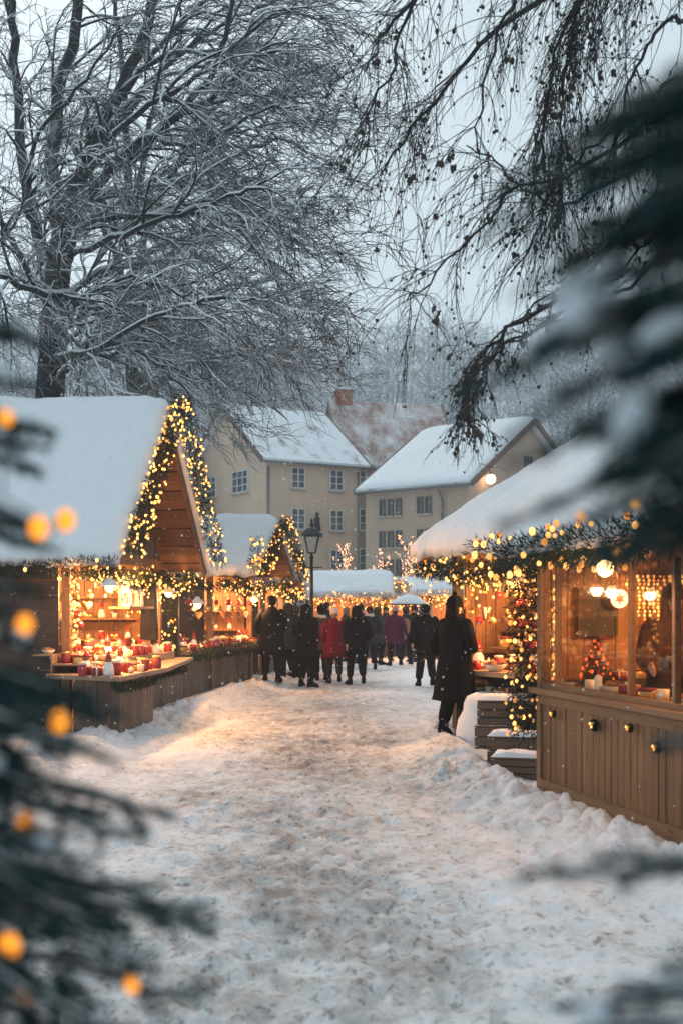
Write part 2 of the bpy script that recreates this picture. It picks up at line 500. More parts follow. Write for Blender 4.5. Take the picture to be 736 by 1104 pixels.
def big_tree():
    t = Tree(); D = 25.5
    def A(l): return [at(x if x < 240 else 240 + (x - 240) * .60, y, D + dz) for x, y, dz in l]
    base = at(48, 655, D); base.z = -.2
    trunk, rt = t.limb([base, at(50, 500, D), at(56, 400, D), at(62, 300, D), at(74, 225, D)], .36, .24, 12, 0, 12)
    limbs = [
        (A([(74, 225, 0), (96, 170, -.4), (124, 110, -.8), (150, 50, -1), (172, -30, -1), (190, -130, -1)]), .24, .10),
        (A([(66, 260, 0), (58, 190, .4), (62, 110, .8), (84, 20, 1), (96, -90, 1)]), .26, .12),
        (A([(60, 330, 0), (40, 250, .8), (22, 160, 1.2), (16, 50, 1.5), (6, -60, 1.5)]), .20, .10),
        (A([(72, 235, 0), (110, 195, -1.0), (160, 150, -1.8), (200, 118, -2.4), (238, 60, -2.8), (268, -20, -3)]), .17, .05),
        (A([(66, 270, 0), (100, 205, -.8), (150, 165, -1.5), (185, 130, -2.2), (240, 95, -2.8), (300, 60, -3), (345, 55, -3.2)]), .15, .03),
        (A([(62, 300, 0), (100, 215, .8), (160, 205, 1.4), (220, 185, 2), (290, 160, 2.4), (350, 150, 2.6), (392, 165, 2.6)]), .14, .02),
        (A([(60, 330, 0), (90, 245, -1), (150, 235, -2), (215, 232, -3), (270, 250, -3.6), (330, 290, -4), (365, 330, -4.2)]), .12, .02),
        (A([(58, 350, 0), (95, 300, 1.2), (160, 285, 2), (220, 280, 2.4), (280, 300, 2.6), (345, 335, 2.8)]), .12, .02),
        (A([(58, 370, 0), (92, 320, -1.4), (140, 300, -2.6), (190, 315, -3.6), (240, 340, -4.2), (290, 375, -4.6)]), .11, .02),
        (A([(57, 390, 0), (90, 350, .8), (140, 345, 1.6), (200, 360, 2.2), (250, 385, 2.4)]), .10, .02),
        (A([(58, 345, 0), (40, 310, -1.5), (10, 298, -2.5), (-40, 300, -3)]), .13, .05),
        (A([(58, 360, 0), (80, 322, -2.2), (50, 316, -3.5), (0, 300, -5), (-50, 292, -6)]), .12, .05),
        (A([(57, 420, 0), (85, 385, -1.5), (125, 370, -2.4), (170, 390, -3), (210, 430, -3.4)]), .09, .02),
        (A([(90, 185, -.3), (160, 90, .6), (220, 40, 1.2), (300, 10, 1.6), (370, -5, 1.8)]), .12, .02),
        (A([(124, 110, -.8), (180, 40, -.2), (240, -20, .4), (310, -70, .8)]), .12, .03),
        (A([(64, 280, 0), (110, 262, -1.8), (170, 240, -3.2), (240, 214, -4.2), (320, 205, -4.8), (380, 225, -5)]), .10, .02),
        (A([(70, 245, 0), (120, 222, 1.8), (190, 176, 3.2), (270, 120, 4), (350, 90, 4.4)]), .10, .02),
        (A([(58, 320, 0), (110, 300, 2.6), (180, 262, 4), (260, 240, 5), (340, 250, 5.4), (400, 275, 5.4)]), .10, .02),
        (A([(84, 200, -.2), (140, 132, -2), (210, 84, -3.4), (300, 30, -4.4), (370, 10, -4.8)]), .11, .02),
        (A([(110, 140, -.5), (170, 86, 1.5), (250, 66, 2.6), (340, 70, 3.2), (395, 95, 3.4)]), .09, .02),
        (A([(58, 340, 0), (20, 270, -2.4), (-20, 220, -3.4), (-60, 190, -4)]), .10, .03),
        (A([(62, 290, 0), (30, 225, -1.8), (40, 150, -2.8), (90, 90, -3.6), (130, 30, -4)]), .10, .02),
        (A([(57, 385, 0), (100, 378, -3), (160, 345, -4.6), (230, 320, -5.6), (300, 325, -6)]), .09, .02),
        (A([(57, 405, 0), (100, 385, -1.2), (150, 384, -2), (195, 400, -2.4), (222, 425, -2.6)]), .08, .02),
        (A([(60, 360, 0), (110, 330, -.6), (180, 335, -1.4), (240, 360, -2.2), (290, 385, -2.8)]), .09, .02),
        (A([(150, 235, -2), (220, 215, -.6), (300, 225, .4), (360, 260, 1.2), (385, 300, 1.4)]), .07, .015),
        (A([(57, 400, 0), (100, 365, 2), (170, 345, 3.4), (240, 345, 4.4), (300, 360, 5)]), .09, .02),
        (A([(160, 150, -1.8), (215, 155, -2.4), (280, 130, -3), (340, 115, -3.4), (385, 120, -3.6)]), .08, .015),
    ]
    t.wood_main = []
    for pts, a, b in limbs:
        p, r = t.limb(pts, a * .70, b * .8, 22, .05, 8)
        t.snowline(p, r, .88)
        t.grow(p, r, 0, (2.3, 4.1, 5.8), (2.6, 1.2, .64), V((.55, -.1, -.04)), .12, .0095, 8, True)
    t.finish('bare_tree', 'huge bare tree with dense snow-covered twigs arching over the big gabled stall', BARK, base, SNOW, None, BARK_TWIG)
big_tree()
def second_tree():
    random.seed(31)
    t = Tree(); D = 36
    base = at(150, 655, D); base.z = -.2
    t.limb([base, at(148, 420, D), at(140, 300, D)], .4, .25, 8, 0, 9)
    for k in range(9):
        x0 = 140; y0 = 430 - k * 26
        ex = [330, 300, 20, 290, 60, 255, -10, 200, 120][k]; ey = [400, 300, 310, 180, 160, 90, 60, 20, -60][k]
        p, r = t.limb([at(x0, y0, D), at((x0 + ex) / 2, (y0 + ey) / 2 - 30, D + random.uniform(-1, 1)), at(ex, ey, D + random.uniform(-2, 2))], .13, .03, 14, .08)
        t.snowline(p, r)
        t.grow(p, r, 0, (1.3, 2.2, 2.4), (3.2, 1.5, .9), V((.3 if ex > 140 else -.3, 0, -.05)), .08, .012, 6)
    t.finish('bare_tree', 'bare snowy tree standing farther back behind the huge bare tree', BARK, base, SNOW, None, BARK_TWIG)
second_tree()

LEAF = m_plain('withered_leaf', (.045, .028, .022), .8)
def birch():
    random.seed(12)
    t = Tree(); lv = MB(); D = 10.8
    base = V((5.4, 12.6, -.2))
    t.limb([base, V((5.35, 12.6, 3)), V((5.2, 12.5, 6)), V((5.0, 12.4, 9)), V((4.8, 12.2, 12.5))], .26, .09, 12, 0, 10)
    def A(l): return [at(x, y, D + dz) for x, y, dz in l]
    limbs = [
        ([V((5.3, 12.6, 4.6))] + A([(745, 213, .4), (690, 232, 0), (640, 292, -.2), (585, 330, -.3), (540, 362, -.3), (513, 392, -.3), (503, 430, -.3), (500, 452, -.3)]), .034, .010),
        ([V((5.25, 12.5, 5.0))] + A([(760, 255, .3), (690, 300, .4), (640, 330, .4), (580, 352, .3), (530, 385, .1), (508, 410, -.1), (506, 440, -.1)]), .026, .008),
        ([V((5.2, 12.5, 6.1))] + A([(735, 160, .5), (660, 195, .2), (600, 222, .1), (560, 198, 0), (528, 170, -.1), (500, 158, -.2)]), .026, .006),
        ([V((5.3, 12.6, 4.8))] + A([(748, 228, .6), (700, 262, .4), (655, 305, .2), (600, 338, 0), (548, 372, -.1), (520, 398, -.2), (511, 436, -.2)]), .022, .007),
        ([V((5.3, 12.6, 4.7))] + A([(744, 205, .2), (670, 250, -.1), (615, 302, -.3), (560, 342, -.4), (520, 380, -.4), (500, 425, -.5), (507, 455, -.5)]), .02, .007),
        ([V((5.2, 12.5, 6.3))] + A([(740, 120, 0), (680, 150, -.2), (610, 190, -.3), (555, 205, -.4), (512, 248, -.4), (466, 302, -.4), (438, 322, -.4)]), .034, .006),
        ([V((5.0, 12.4, 8.6))] + A([(760, -60, 1), (680, -50, .6), (600, -10, .2), (530, 40, 0), (480, 95, -.1), (440, 145, -.1), (412, 185, -.1)]), .060, .008),
        ([V((5.0, 12.4, 9.0))] + A([(760, -90, -1), (640, -90, -.8), (540, -60, -.6), (460, -10, -.6), (415, 30, -.6), (395, 75, -.6)]), .060, .008),
        ([V((5.1, 12.4, 8.0))] + A([(750, -20, .4), (700, -30, .3), (640, -12, .2), (605, 30, .2), (590, 110, .2), (582, 190, .2)]), .05, .008),
        ([V((5.1, 12.4, 8.2))] + A([(760, -50, .6), (690, -40, .5), (625, 0, .4), (612, 60, .4), (606, 150, .4), (604, 230, .4)]), .04, .006),
        ([V((5.1, 12.4, 7.6))] + A([(748, 20, -.2), (720, 22, -.3), (690, 60, -.3), (670, 120, -.3), (662, 180, -.3)]), .035, .006),
        ([V((5.1, 12.4, 8.4))] + A([(752, -40, -.6), (650, -40, -.6), (575, -20, -.6), (540, 30, -.6), (520, 110, -.6), (510, 160, -.6)]), .04, .006),
        ([V((5.0, 12.4, 8.9))] + A([(750, -80, .2), (620, -70, 0), (500, -40, 0), (440, 10, 0), (425, 70, 0), (400, 120, 0), (392, 175, 0)]), .04, .006),
        ([V((5.2, 12.5, 6.6))] + A([(742, 85, .6), (700, 110, .4), (650, 150, .3), (605, 190, .3), (575, 250, .3), (548, 300, .3)]), .03, .006),
    ]
    def twig(b, q, ln, r, lvl, droop):
        n = 9; pts = [b.copy()]; c = b.copy(); q = q.normalized()
        for j in range(n - 1):
            c = c + q * (ln / (n - 1)); pts.append(c.copy())
            q = (q + rvec(.24) + V((-.02, 0, -droop))).normalized()
        t.twig.tube(pts, [r * (1 - .6 * j / (n - 1)) for j in range(n)], 3, False)
        if lvl == 0:
            for _ in range(random.randint(4, 8)):
                i = random.randint(1, n - 2); twig(pts[i], (pts[i + 1] - pts[i]).normalized() + rvec(.8), ln * random.uniform(.25, .55), .0032, 1, droop * 1.2)
        for i in range(2, n):
            if random.random() < (.035 if lvl == 0 else .085):
                c = pts[i]; s = random.uniform(.006, .015)
                if random.random() < .16: s *= 1.9
                lv.ball(c + rvec(.004), s, 1, (random.uniform(.6, 1.1), random.uniform(.5, 1), random.uniform(.7, 1.3)), .45)
    for k, (pts, a, b) in enumerate(limbs):
        p, r = t.limb(pts, a * .85, b, 26, .030, 6)
        cnt = [46, 34, 24, 30, 30, 34, 48, 40, 70, 64, 26, 34, 40, 36][k]
        for _ in range(cnt):
            u = random.uniform(.22, 1); i = min(int(u * 25), 24)
            d = (p[i + 1] - p[i]).normalized()
            near = k in (0, 1, 3, 4); tip = near and u > .6
            q = d * .7 + rvec(.9) + V((-.25, 0, -.1))
            if k in (8, 9): q = d * .6 + rvec(.5) + V((0, 0, -.6))
            ln = random.uniform(.5, 1.3) * (.45 if near else 1)
            if tip: q = d + rvec(.35); ln = random.uniform(.25, .55)
            twig(p[i], q, ln, .0055, 0, .10 if near else .17)
    root = t.finish('weeping_birch', 'dark birch behind the glazed kiosk with hanging twigs and withered leaf clusters', BARK_BIRCH, base, None, None, BARK_BIRCH)
    lv.v = [(x - base.x, y - base.y, z - base.z) for x, y, z in lv.v]
    lv.build('leaves', LEAF, root, True)
birch()

def forest():
    random.seed(5)
    protos = []
    for k in range(7):
        m = MB(); H = random.uniform(13, 18)
        tr = [(0, 0, 0), (random.uniform(-.4, .4), 0, H * .4), (random.uniform(-.6, .6), random.uniform(-.5, .5), H * .8), (0, 0, H)]
        m.tube(tr, [.20, .13, .05, .02], 5, False)
        for _ in range(380):
            u = random.random() ** .7; z = H * (.10 + .90 * u)
            w = H * .42 * math.sin(math.pi * min(1, .15 + .85 * (1 - u) ** .8)) ** .7 * random.random() ** .5
            a = random.uniform(0, 6.283)
            e = V((w * math.cos(a), w * math.sin(a), z))
            ln = random.uniform(.7, 2.6); d = (V((math.cos(a), math.sin(a), .75)) + rvec(.7)).normalized()
            b = e - d * ln * .5; f = e + d * ln * .5; r = random.uniform(.018, .045)
            sd = d.cross(rvec()).normalized() * r; s2 = d.cross(sd).normalized() * r
            i = len(m.v)
            m.v += [tuple(b + sd), tuple(b - sd * .5 + s2), tuple(b - sd * .5 - s2), tuple(f)]
            m.f += [(i, i + 1, i + 3), (i + 1, i + 2, i + 3), (i + 2, i, i + 3)]
        protos.append((np.array(m.v), m.f))
    vs = []; fs = []; off = 0
    for _ in range(420):
        y = random.uniform(104, 225); x = random.uniform(-.32, .42) * y
        pv, pf = random.choice(protos)
        a = random.uniform(0, 6.28); s = random.uniform(.75, 1.15)
        c, sn = math.cos(a) * s, math.sin(a) * s
        q = np.stack([pv[:, 0] * c - pv[:, 1] * sn + x, pv[:, 0] * sn + pv[:, 1] * c + y, pv[:, 2] * s + hill_z(x, y)], 1)
        vs.append(q); fs += [tuple(i + off for i in f) for f in pf]; off += len(pv)
    me = bpy.data.meshes.new('forest'); me.from_pydata(np.concatenate(vs).tolist(), [], fs); me.update()
    me.materials.append(m_bark('hazed_forest_bark', (.115, .12, .125), -.35, .45, .6, .5, .9))  # pale blue-grey puts distance haze into the bark colour, besides real frost
    o = bpy.data.objects.new('forest', me); col.objects.link(o)
    tag(o, 'misty wood of bare snowy trees on the hillside behind the houses', 'forest', None, 'stuff')
forest()
# ------------------------------------------------------------------ houses
FRAMEW = m_plain('window_frame_white', (.62, .63, .62), .5, 0, .06)
FRAMED = m_plain('window_frame_dark', (.10, .085, .07), .6)
SILL = m_plain('stone_sill', (.42, .36, .29), .8)
def window(root, o, ux, uy, w, h, cols, rows, frame, deep=.10):
    """o: middle of the opening on the wall, ux along the wall, uy out of the wall"""
    o, ux, uy = V(o), V(ux), V(uy); z = V((0, 0, 1))
    m = MB(); t = .07
    P = lambda a, b, c: o + ux * a + z * b + uy * c
    def slab(a0, a1, b0, b1, c0, c1):
        m.hexa([P(a0, b0, c0), P(a1, b0, c0), P(a1, b0, c1), P(a0, b0, c1), P(a0, b1, c0), P(a1, b1, c0), P(a1, b1, c1), P(a0, b1, c1)])
    slab(-w / 2, -w / 2 + t, -h / 2, h / 2, -.02, .07); slab(w / 2 - t, w / 2, -h / 2, h / 2, -.02, .07)
    slab(-w / 2 + t, w / 2 - t, h / 2 - t, h / 2, -.02, .07); slab(-w / 2 + t, w / 2 - t, -h / 2, -h / 2 + t, -.02, .07)
    for i in range(1, cols):
        a = -w / 2 + w * i / cols; slab(a - .035, a + .035, -h / 2 + t, h / 2 - t, 0, .062)
    for i in range(1, rows):
        b = -h / 2 + h * i / rows; slab(-w / 2 + t, w / 2 - t, b - .022, b + .022, 0, .055)
    f = m.build('window', frame, root)
    m = MB(); slab(-w / 2 + t, w / 2 - t, -h / 2 + t, h / 2 - t, .008, .02); m.build('pane', PANE, f)
    m = MB(); slab(-w / 2 - .05, w / 2 + .05, -h / 2 - .09, -h / 2 - .005, -.02, .14); m.build('sill', SILL, f)
def house(name, label, o, rz, L, D, eave, ridge, wallm, roofm, snow, over=.45, hip=0):
    root = thing(name, o, rz, label, 'house')
    m = MB()
    gable = [(0, 0, -.3), (0, D, -.3), (0, D, eave), (0, D / 2, ridge - .15), (0, 0, eave)]
    m.prism([(x, y, z) for x, y, z in gable][::-1], (L, 0, 0)); m.build('wall', wallm, root)
    k = (ridge - eave) / (D / 2)
    rf = MB(); nrm = V((0, -k, 1)).normalized()
    for sgn in (0, 1):
        def Y(y): return y if not sgn else D - y
        prof = [(-over, eave - k * over), (D / 2, ridge)]
        p = []
        for lift in (.02, .24):
            for x in (-over, L + over):
                for y, z in prof: p.append((x, Y(y), z + lift))
        a, b, c, d, e, f, g, h = p
        rf.hexa([a, c, d, b, e, g, h, f])
    r = rf.build('roof', roofm, root)
    # snow-topped edge boards and gutter
    for x in (-over - .04, L + over + .04):
        for s in (0, 1):
            y0 = -over if not s else D + over
            m = MB(); m.bar((x, y0, eave - k * over + .10), (x, D / 2, ridge + .10), .07, .30); m.build('bargeboard', EDGE, r)
    m = MB(); m.tube([(-over, -over - .06, eave - k * over + .06), (L + over, -over - .06, eave - k * over + .06)], .075, 8); m.build('gutter', m_gut, r, True)
    if snow:
        m = MB(); nx, ny = max(8, int(L * 3)), 20
        top = []; 
        for j in range(ny + 1):
            y = -over - .02 + (D / 2 + over + .02) * j / ny
            z = eave + k * y if y < D / 2 else ridge
            for i in range(nx + 1):
                x = -over + .02 + (L + 2 * over - .04) * i / nx
                e = min(1, min(i, nx - i) / 1.5, (j + .35) / 1.2)
                top.append((x, y, z + .245 + snow * e * (1 + .35 * noise.noise((x * .9, y * .9, 3)))))
        b = 0; m.v = top
        for j in range(ny):
            for i in range(nx):
                a = j * (nx + 1) + i; m.f.append((a, a + 1, a + nx + 2, a + nx + 1))
        # thickness
        n = len(top); m.v += [(x, y, (eave + k * min(y, D / 2)) + .243) for x, y, z in top]
        for j in range(ny):
            for i, fl in ((0, 1), (nx, 0)):
                a = j * (nx + 1) + i; q = (a, a + nx + 1, n + a + nx + 1, n + a); m.f.append(q if fl else q[::-1])
        for i in range(nx):
            m.f.append((i, n + i, n + i + 1, i + 1))
        m.build('snow_cover', SNOW, r, True)
    return root
m_gut = m_plain('zinc_gutter', (.16, .17, .175), .5, .5)
# long beige house
hA = house('beige_house', 'long beige plastered house with three rows of white windows and a snowy roof', (-4.2, 70, 0), R(32), 6.2, 9.4, 10.1, 13.5, PLASTER, TILE_GREY, 0)
for z in (9.06, 6.73, 4.45, 2.1):
    for s in (2.05, 4.6): window(hA, (s, 0, z), (1, 0, 0), (0, -1, 0), .92, 1.22, 2, 3, FRAMEW)
for z in (9.0, 6.2, 3.6):
    for t_ in (3.1, 7.2): window(hA, (0, t_, z), (0, -1, 0), (-1, 0, 0), 2.0, 1.3, 3, 3, FRAMEW)
m = MB(); m.tube([(.10, -.1, -.1), (.10, -.1, 9.6)], .06, 7); m.build('downpipe', m_gut, hA, True)
m = MB(); m.tube([(6.05, -.1, -.1), (6.05, -.1, 9.6)], .06, 7); m.build('downpipe', m_gut, hA, True)
m = MB()   # small figure standing on a bracket of the wall
m.box(2.93, 3.47, -.34, 0, 5.72, 5.86)
m.lathe([(.20, 0), (.25, .08), (.22, .45), (.16, .75), (.19, .92), (.12, 1.02), (.06, 1.06)], (3.2, -.2, 5.86), 10, 1, .75); m.ball((3.2, -.2, 7.02), .115, 1, (1, 1, 1.2))
m.tube([(3.03, -.22, 6.75), (3.0, -.34, 6.5), (3.14, -.38, 6.42)], .05, 6)
tag(m.build('wall_statue', IRON, hA, True), 'small dark statue on a bracket between the windows')
hB = house('red_roofed_house', 'house with red tiles showing through thin snow and a brick chimney', (.35, 75.2, 0), R(9), 6.6, 10.5, 10.3, 14.7, PLASTER_B, TILE_RED, 0, .35)
for z in (9.3, 7.0, 4.6, 2.3):
    for s in (.75, 2.2): window(hB, (s, 0, z), (1, 0, 0), (0, -1, 0), .8, 1.35, 2, 3, FRAMEW)
ch = MB(); ch.box(.12, 1.1, 4.9, 5.8, 13.9, 15.55).box(.06, 1.16, 4.84, 5.86, 15.55, 15.68)
c_ = ch.build('chimney', BRICK, [c for c in hB.children if c.name.startswith('roof')][0])
m = MB(); m.ball((.61, 5.35, 15.68), .5, 2, (1, .9, .36)); m.build('snow_cap', SNOW, c_, True)
hC = house('tan_house', 'tan house with smooth white roof, small dark paired windows and a lamp on its gable', (1.24, 64.2, 0), math.atan2(-.655, .756), 6.42, 10.4, 7.75, 11.1, PLASTER_C, TILE_GREY, .16, .4)
for z in (6.75, 5.15, 3.7, 2.2):
    for s in (1.1, 1.64, 2.16, 3.5, 4.0): window(hC, (s, 0, z), (1, 0, 0), (0, -1, 0), .36, .84, 1, 2, FRAMED)
window(hC, (6.42, 5.2, 9.0), (0, 1, 0), (1, 0, 0), .7, .8, 2, 2, FRAMED)
for z in (6.2, 3.6): window(hC, (6.42, 4.4, z), (0, 1, 0), (1, 0, 0), .7, 1.0, 2, 2, FRAMED)
m = MB(); m.tube([(4.9, -.1, -.1), (4.9, -.1, 7.0), (4.9, -.42, 7.4)], .055, 7); m.build('downpipe', m_gut, hC, True)
m = MB(); m.tube([(6.42, 1.2, 8.2), (6.75, 1.2, 8.35), (6.85, 1.2, 8.2)], .03, 6); m.lathe([(.04, .14), (.14, .06), (.15, .04)], (6.85, 1.2, 8.1), 12)
wl = m.build('wall_lamp', IRON, hC, True)
m = MB(); m.ball((6.85, 1.2, 7.92), .24, 2); m.build('lamp_globe', WALL_LAMP, wl, True)
# low pale buildings at the far side, half hidden by the huge tree
hD = house('gabled_farmhouse', 'old beige house mostly hidden behind the huge bare tree', (-22, 74, 0), R(-8), 11, 9, 7.5, 12, PLASTER, TILE_GREY, .14)
for z in (6.0, 3.2):
    for s in (1.6, 4.2, 6.8, 9.4): window(hD, (s, 0, z), (1, 0, 0), (0, -1, 0), 1.0, 1.4, 2, 3, FRAMEW)
hE = house('barn', 'wide tan building with snowy roof behind the long stall', (15, 58, 0), R(-20), 14, 9, 5.5, 9.5, PLASTER_C, TILE_GREY, .16)
for s in (2, 5, 8, 11): window(hE, (s, 0, 3.6), (1, 0, 0), (0, -1, 0), .8, 1.1, 2, 2, FRAMED)

# ------------------------------------------------------------------ lit fir garlands
bulb_me = {}
def bulb_mesh(r, mat):
    k = (r, mat.name)
    if k not in bulb_me:
        m = MB(); m.ball((0, 0, 0), r, 1, (1, 1, 1.25))
        me = bpy.data.meshes.new('bulb'); me.from_pydata(m.v, [], m.f); me.shade_smooth(); me.materials.append(mat); bulb_me[k] = me
    return bulb_me[k]
def add_bulbs(root, pts, r, mat=None):
    """up to 100 as parts of their own, the rest as one"""
    mat = mat or BULB
    me = bulb_mesh(r, mat)
    pts = list(pts); random.shuffle(pts)
    dim = bulb_mesh(r, BULB_DIM) if mat is BULB else me
    for p in pts[:96]:
        o = bpy.data.objects.new('bulb', dim if random.random() < .38 else me); col.objects.link(o); o.parent = root; o.location = p
        o.scale = (random.uniform(.7, 1.25),) * 3
    if len(pts) > 96:
        m = MB()
        for p in pts[96:]: m.ball(p, r, 1, (1, 1, 1.2))
        tag(m.build('bulb', mat, root, True), kind='stuff')
def pathpts(paths, step):
    out = []
    for pts in paths:
        for a, b in zip(pts[:-1], pts[1:]):
            a, b = V(a), V(b); L = (b - a).length; n = max(1, int(L / step))
            for i in range(n): out.append((a.lerp(b, i / n), (b - a).normalized()))
    return out
def foliage(paths, rad, dens, ln, w, hang=0.0):
    m = MB()
    for p, d in pathpts(paths, .05):
        rr = rad * (1 + .45 * noise.noise((p.x * 3, p.y * 3, p.z * 3)))
        for _ in range(max(1, int(dens * .05))):
            o = rvec(); o = (o - d * o.dot(d) * .6).normalized()
            c = p + o * rr * random.random() ** .6 + V((0, 0, -hang * random.random()))
            q = (o + d * random.uniform(-.8, .8) + V((0, 0, -.15)) + rvec(.45)).normalized()
            sd = q.cross(rvec()).normalized() * w
            m.tri(c - sd, c + sd, c + q * ln * random.uniform(.6, 1.3))
    return m
def garland(root, paths, rad, nb, label, r=.02, dens=1050, ln=.062, w=.0062, hang=0, drop=0, mat=None, group=None, droop_bulbs=0):
    """paths are local to root's frame; the garland is a thing of its own"""
    g = thing('lit_garland', root.location, root.rotation_euler.z, label, 'garland', group)
    foliage(paths, rad, dens, ln, w, hang).build('foliage', FIR, g)
    pp = pathpts(paths, .02); bl = []
    for _ in range(nb):
        p, d = random.choice(pp); o = rvec(); o = (o - d * o.dot(d)).normalized()
        q = p + o * rad * random.uniform(.75, 1.2)
        if droop_bulbs and random.random() < .6: q.z -= random.random() ** 1.3 * droop_bulbs
        bl.append(q)
    if nb: add_bulbs(g, bl, r, mat)
    return g

# ------------------------------------------------------------------ market stalls
def boards_wall(root, name, mat, a, b, z0, z1, vertical=True, w=.14, t=.03, ztop=None):
    """board wall from a to b (xy), between heights; ztop(s) trims the top"""
    a, b = V((a[0], a[1], 0)), V((b[0], b[1], 0)); L = (b - a).length; d = (b - a).normalized(); nn = V((-d.y, d.x, 0))
    m = MB()
    if vertical:
        n = max(1, round(L / w)); s = L / n
        for i in range(n):
            o = random.uniform(-.004, .004); g = .006
            p0 = a + d * (i * s + g) + nn * (o - t / 2); p1 = a + d * ((i + 1) * s - g) + nn * (o - t / 2)
            za = ztop(i * s + g) if ztop else z1; zb = ztop((i + 1) * s - g) if ztop else z1
            if za < z0 + .01 and zb < z0 + .01: continue
            za, zb = max(za, z0 + .01), max(zb, z0 + .01)
            Z = lambda p, z: V((p.x, p.y, z)); q0, q1 = p0 + nn * t, p1 + nn * t
            m.hexa([Z(p0, z0), Z(p1, z0), Z(q1, z0), Z(q0, z0), Z(p0, za), Z(p1, zb), Z(q1, zb), Z(q0, za)])
    else:
        n = max(1, round((z1 - z0) / w)); s = (z1 - z0) / n
        for i in range(n):
            o = nn * (random.uniform(-.004, .004))
            m.bar(a + o + V((0, 0, z0 + (i + .5) * s)), b + o + V((0, 0, z0 + (i + .5) * s)), t, s - .002)
    return m.build(name, mat, root)
def snow_roof(root, parent, L, wz, az, y0, y1, T, flat=False, seed=0):
    """snow lying over both slopes, rounded at its edges and sagging over the eaves"""
    m = MB(); nx, ny = 84, 76
    def rz(x): return wz + (az - wz) * (1 - abs(x - L / 2) / (L / 2))
    X0, X1 = -.10, L + .10
    top = []; bot = []
    for j in range(ny + 1):
        v = j / ny; vv = 2 * v - 1
        for i in range(nx + 1):
            u = i / nx; uu = 2 * u - 1
            e = (1 - abs(uu) ** 14) ** .5 * (1 - abs(vv) ** 18) ** .5
            x = X0 + (X1 - X0) * u; y = y0 + (y1 - y0) * v
            nz = .9 * noise.noise((x * .8, y * .8, seed)) + .5 * noise.noise((x * 2, y * 2, seed)) + .22 * noise.noise((x * 6, y * 6, seed))
            lip = .10 * noise.noise((y * 2.2, 0, seed)) + .07 * noise.noise((y * 6, 1, seed)) + .05 * noise.noise((y * 14, 2, seed))
            if i < 4: x -= abs(lip) * (1 - i / 4)
            if i > nx - 4: x += abs(lip) * (1 - (nx - i) / 4)
            if j in (0, ny): y += (1 if j else -1) * abs(.06 * noise.noise((x * 3, 2, seed)) + .04 * noise.noise((x * 9, 4, seed)))
            ridge = min(1, abs(x - L / 2) / .35); zz = rz(min(max(x, 0), L)) - .06 * (1 - ridge)
            zz += .04 + .022 * noise.noise((x * 8, y * 8, seed)) * (1 if e < .97 else .3)
            top.append((x, y, zz + T * (.20 + .80 * e) * (1 + .30 * nz)))
            lo = zz - (.10 + abs(lip)) * (1 if i in (0, nx) else 0) + .004
            bot.append((x, y, lo))
    n = len(top); m.v = top + bot
    for j in range(ny):
        for i in range(nx):
            a = j * (nx + 1) + i; q = (a, a + 1, a + nx + 2, a + nx + 1)
            m.f.append(q); m.f.append(tuple(n + k for k in q[::-1]))
    for j in range(ny):
        for i, fl in ((0, 1), (nx, 0)):
            a = j * (nx + 1) + i; q = (a, a + nx + 1, n + a + nx + 1, n + a); m.f.append(q if fl else q[::-1])
    for i in range(nx):
        for j, fl in ((0, 1), (ny, 0)):
            a = j * (nx + 1) + i; q = (a, n + a, n + a + 1, a + 1); m.f.append(q if fl else q[::-1])
    return m.build('snow_cover', SNOW, parent, True)
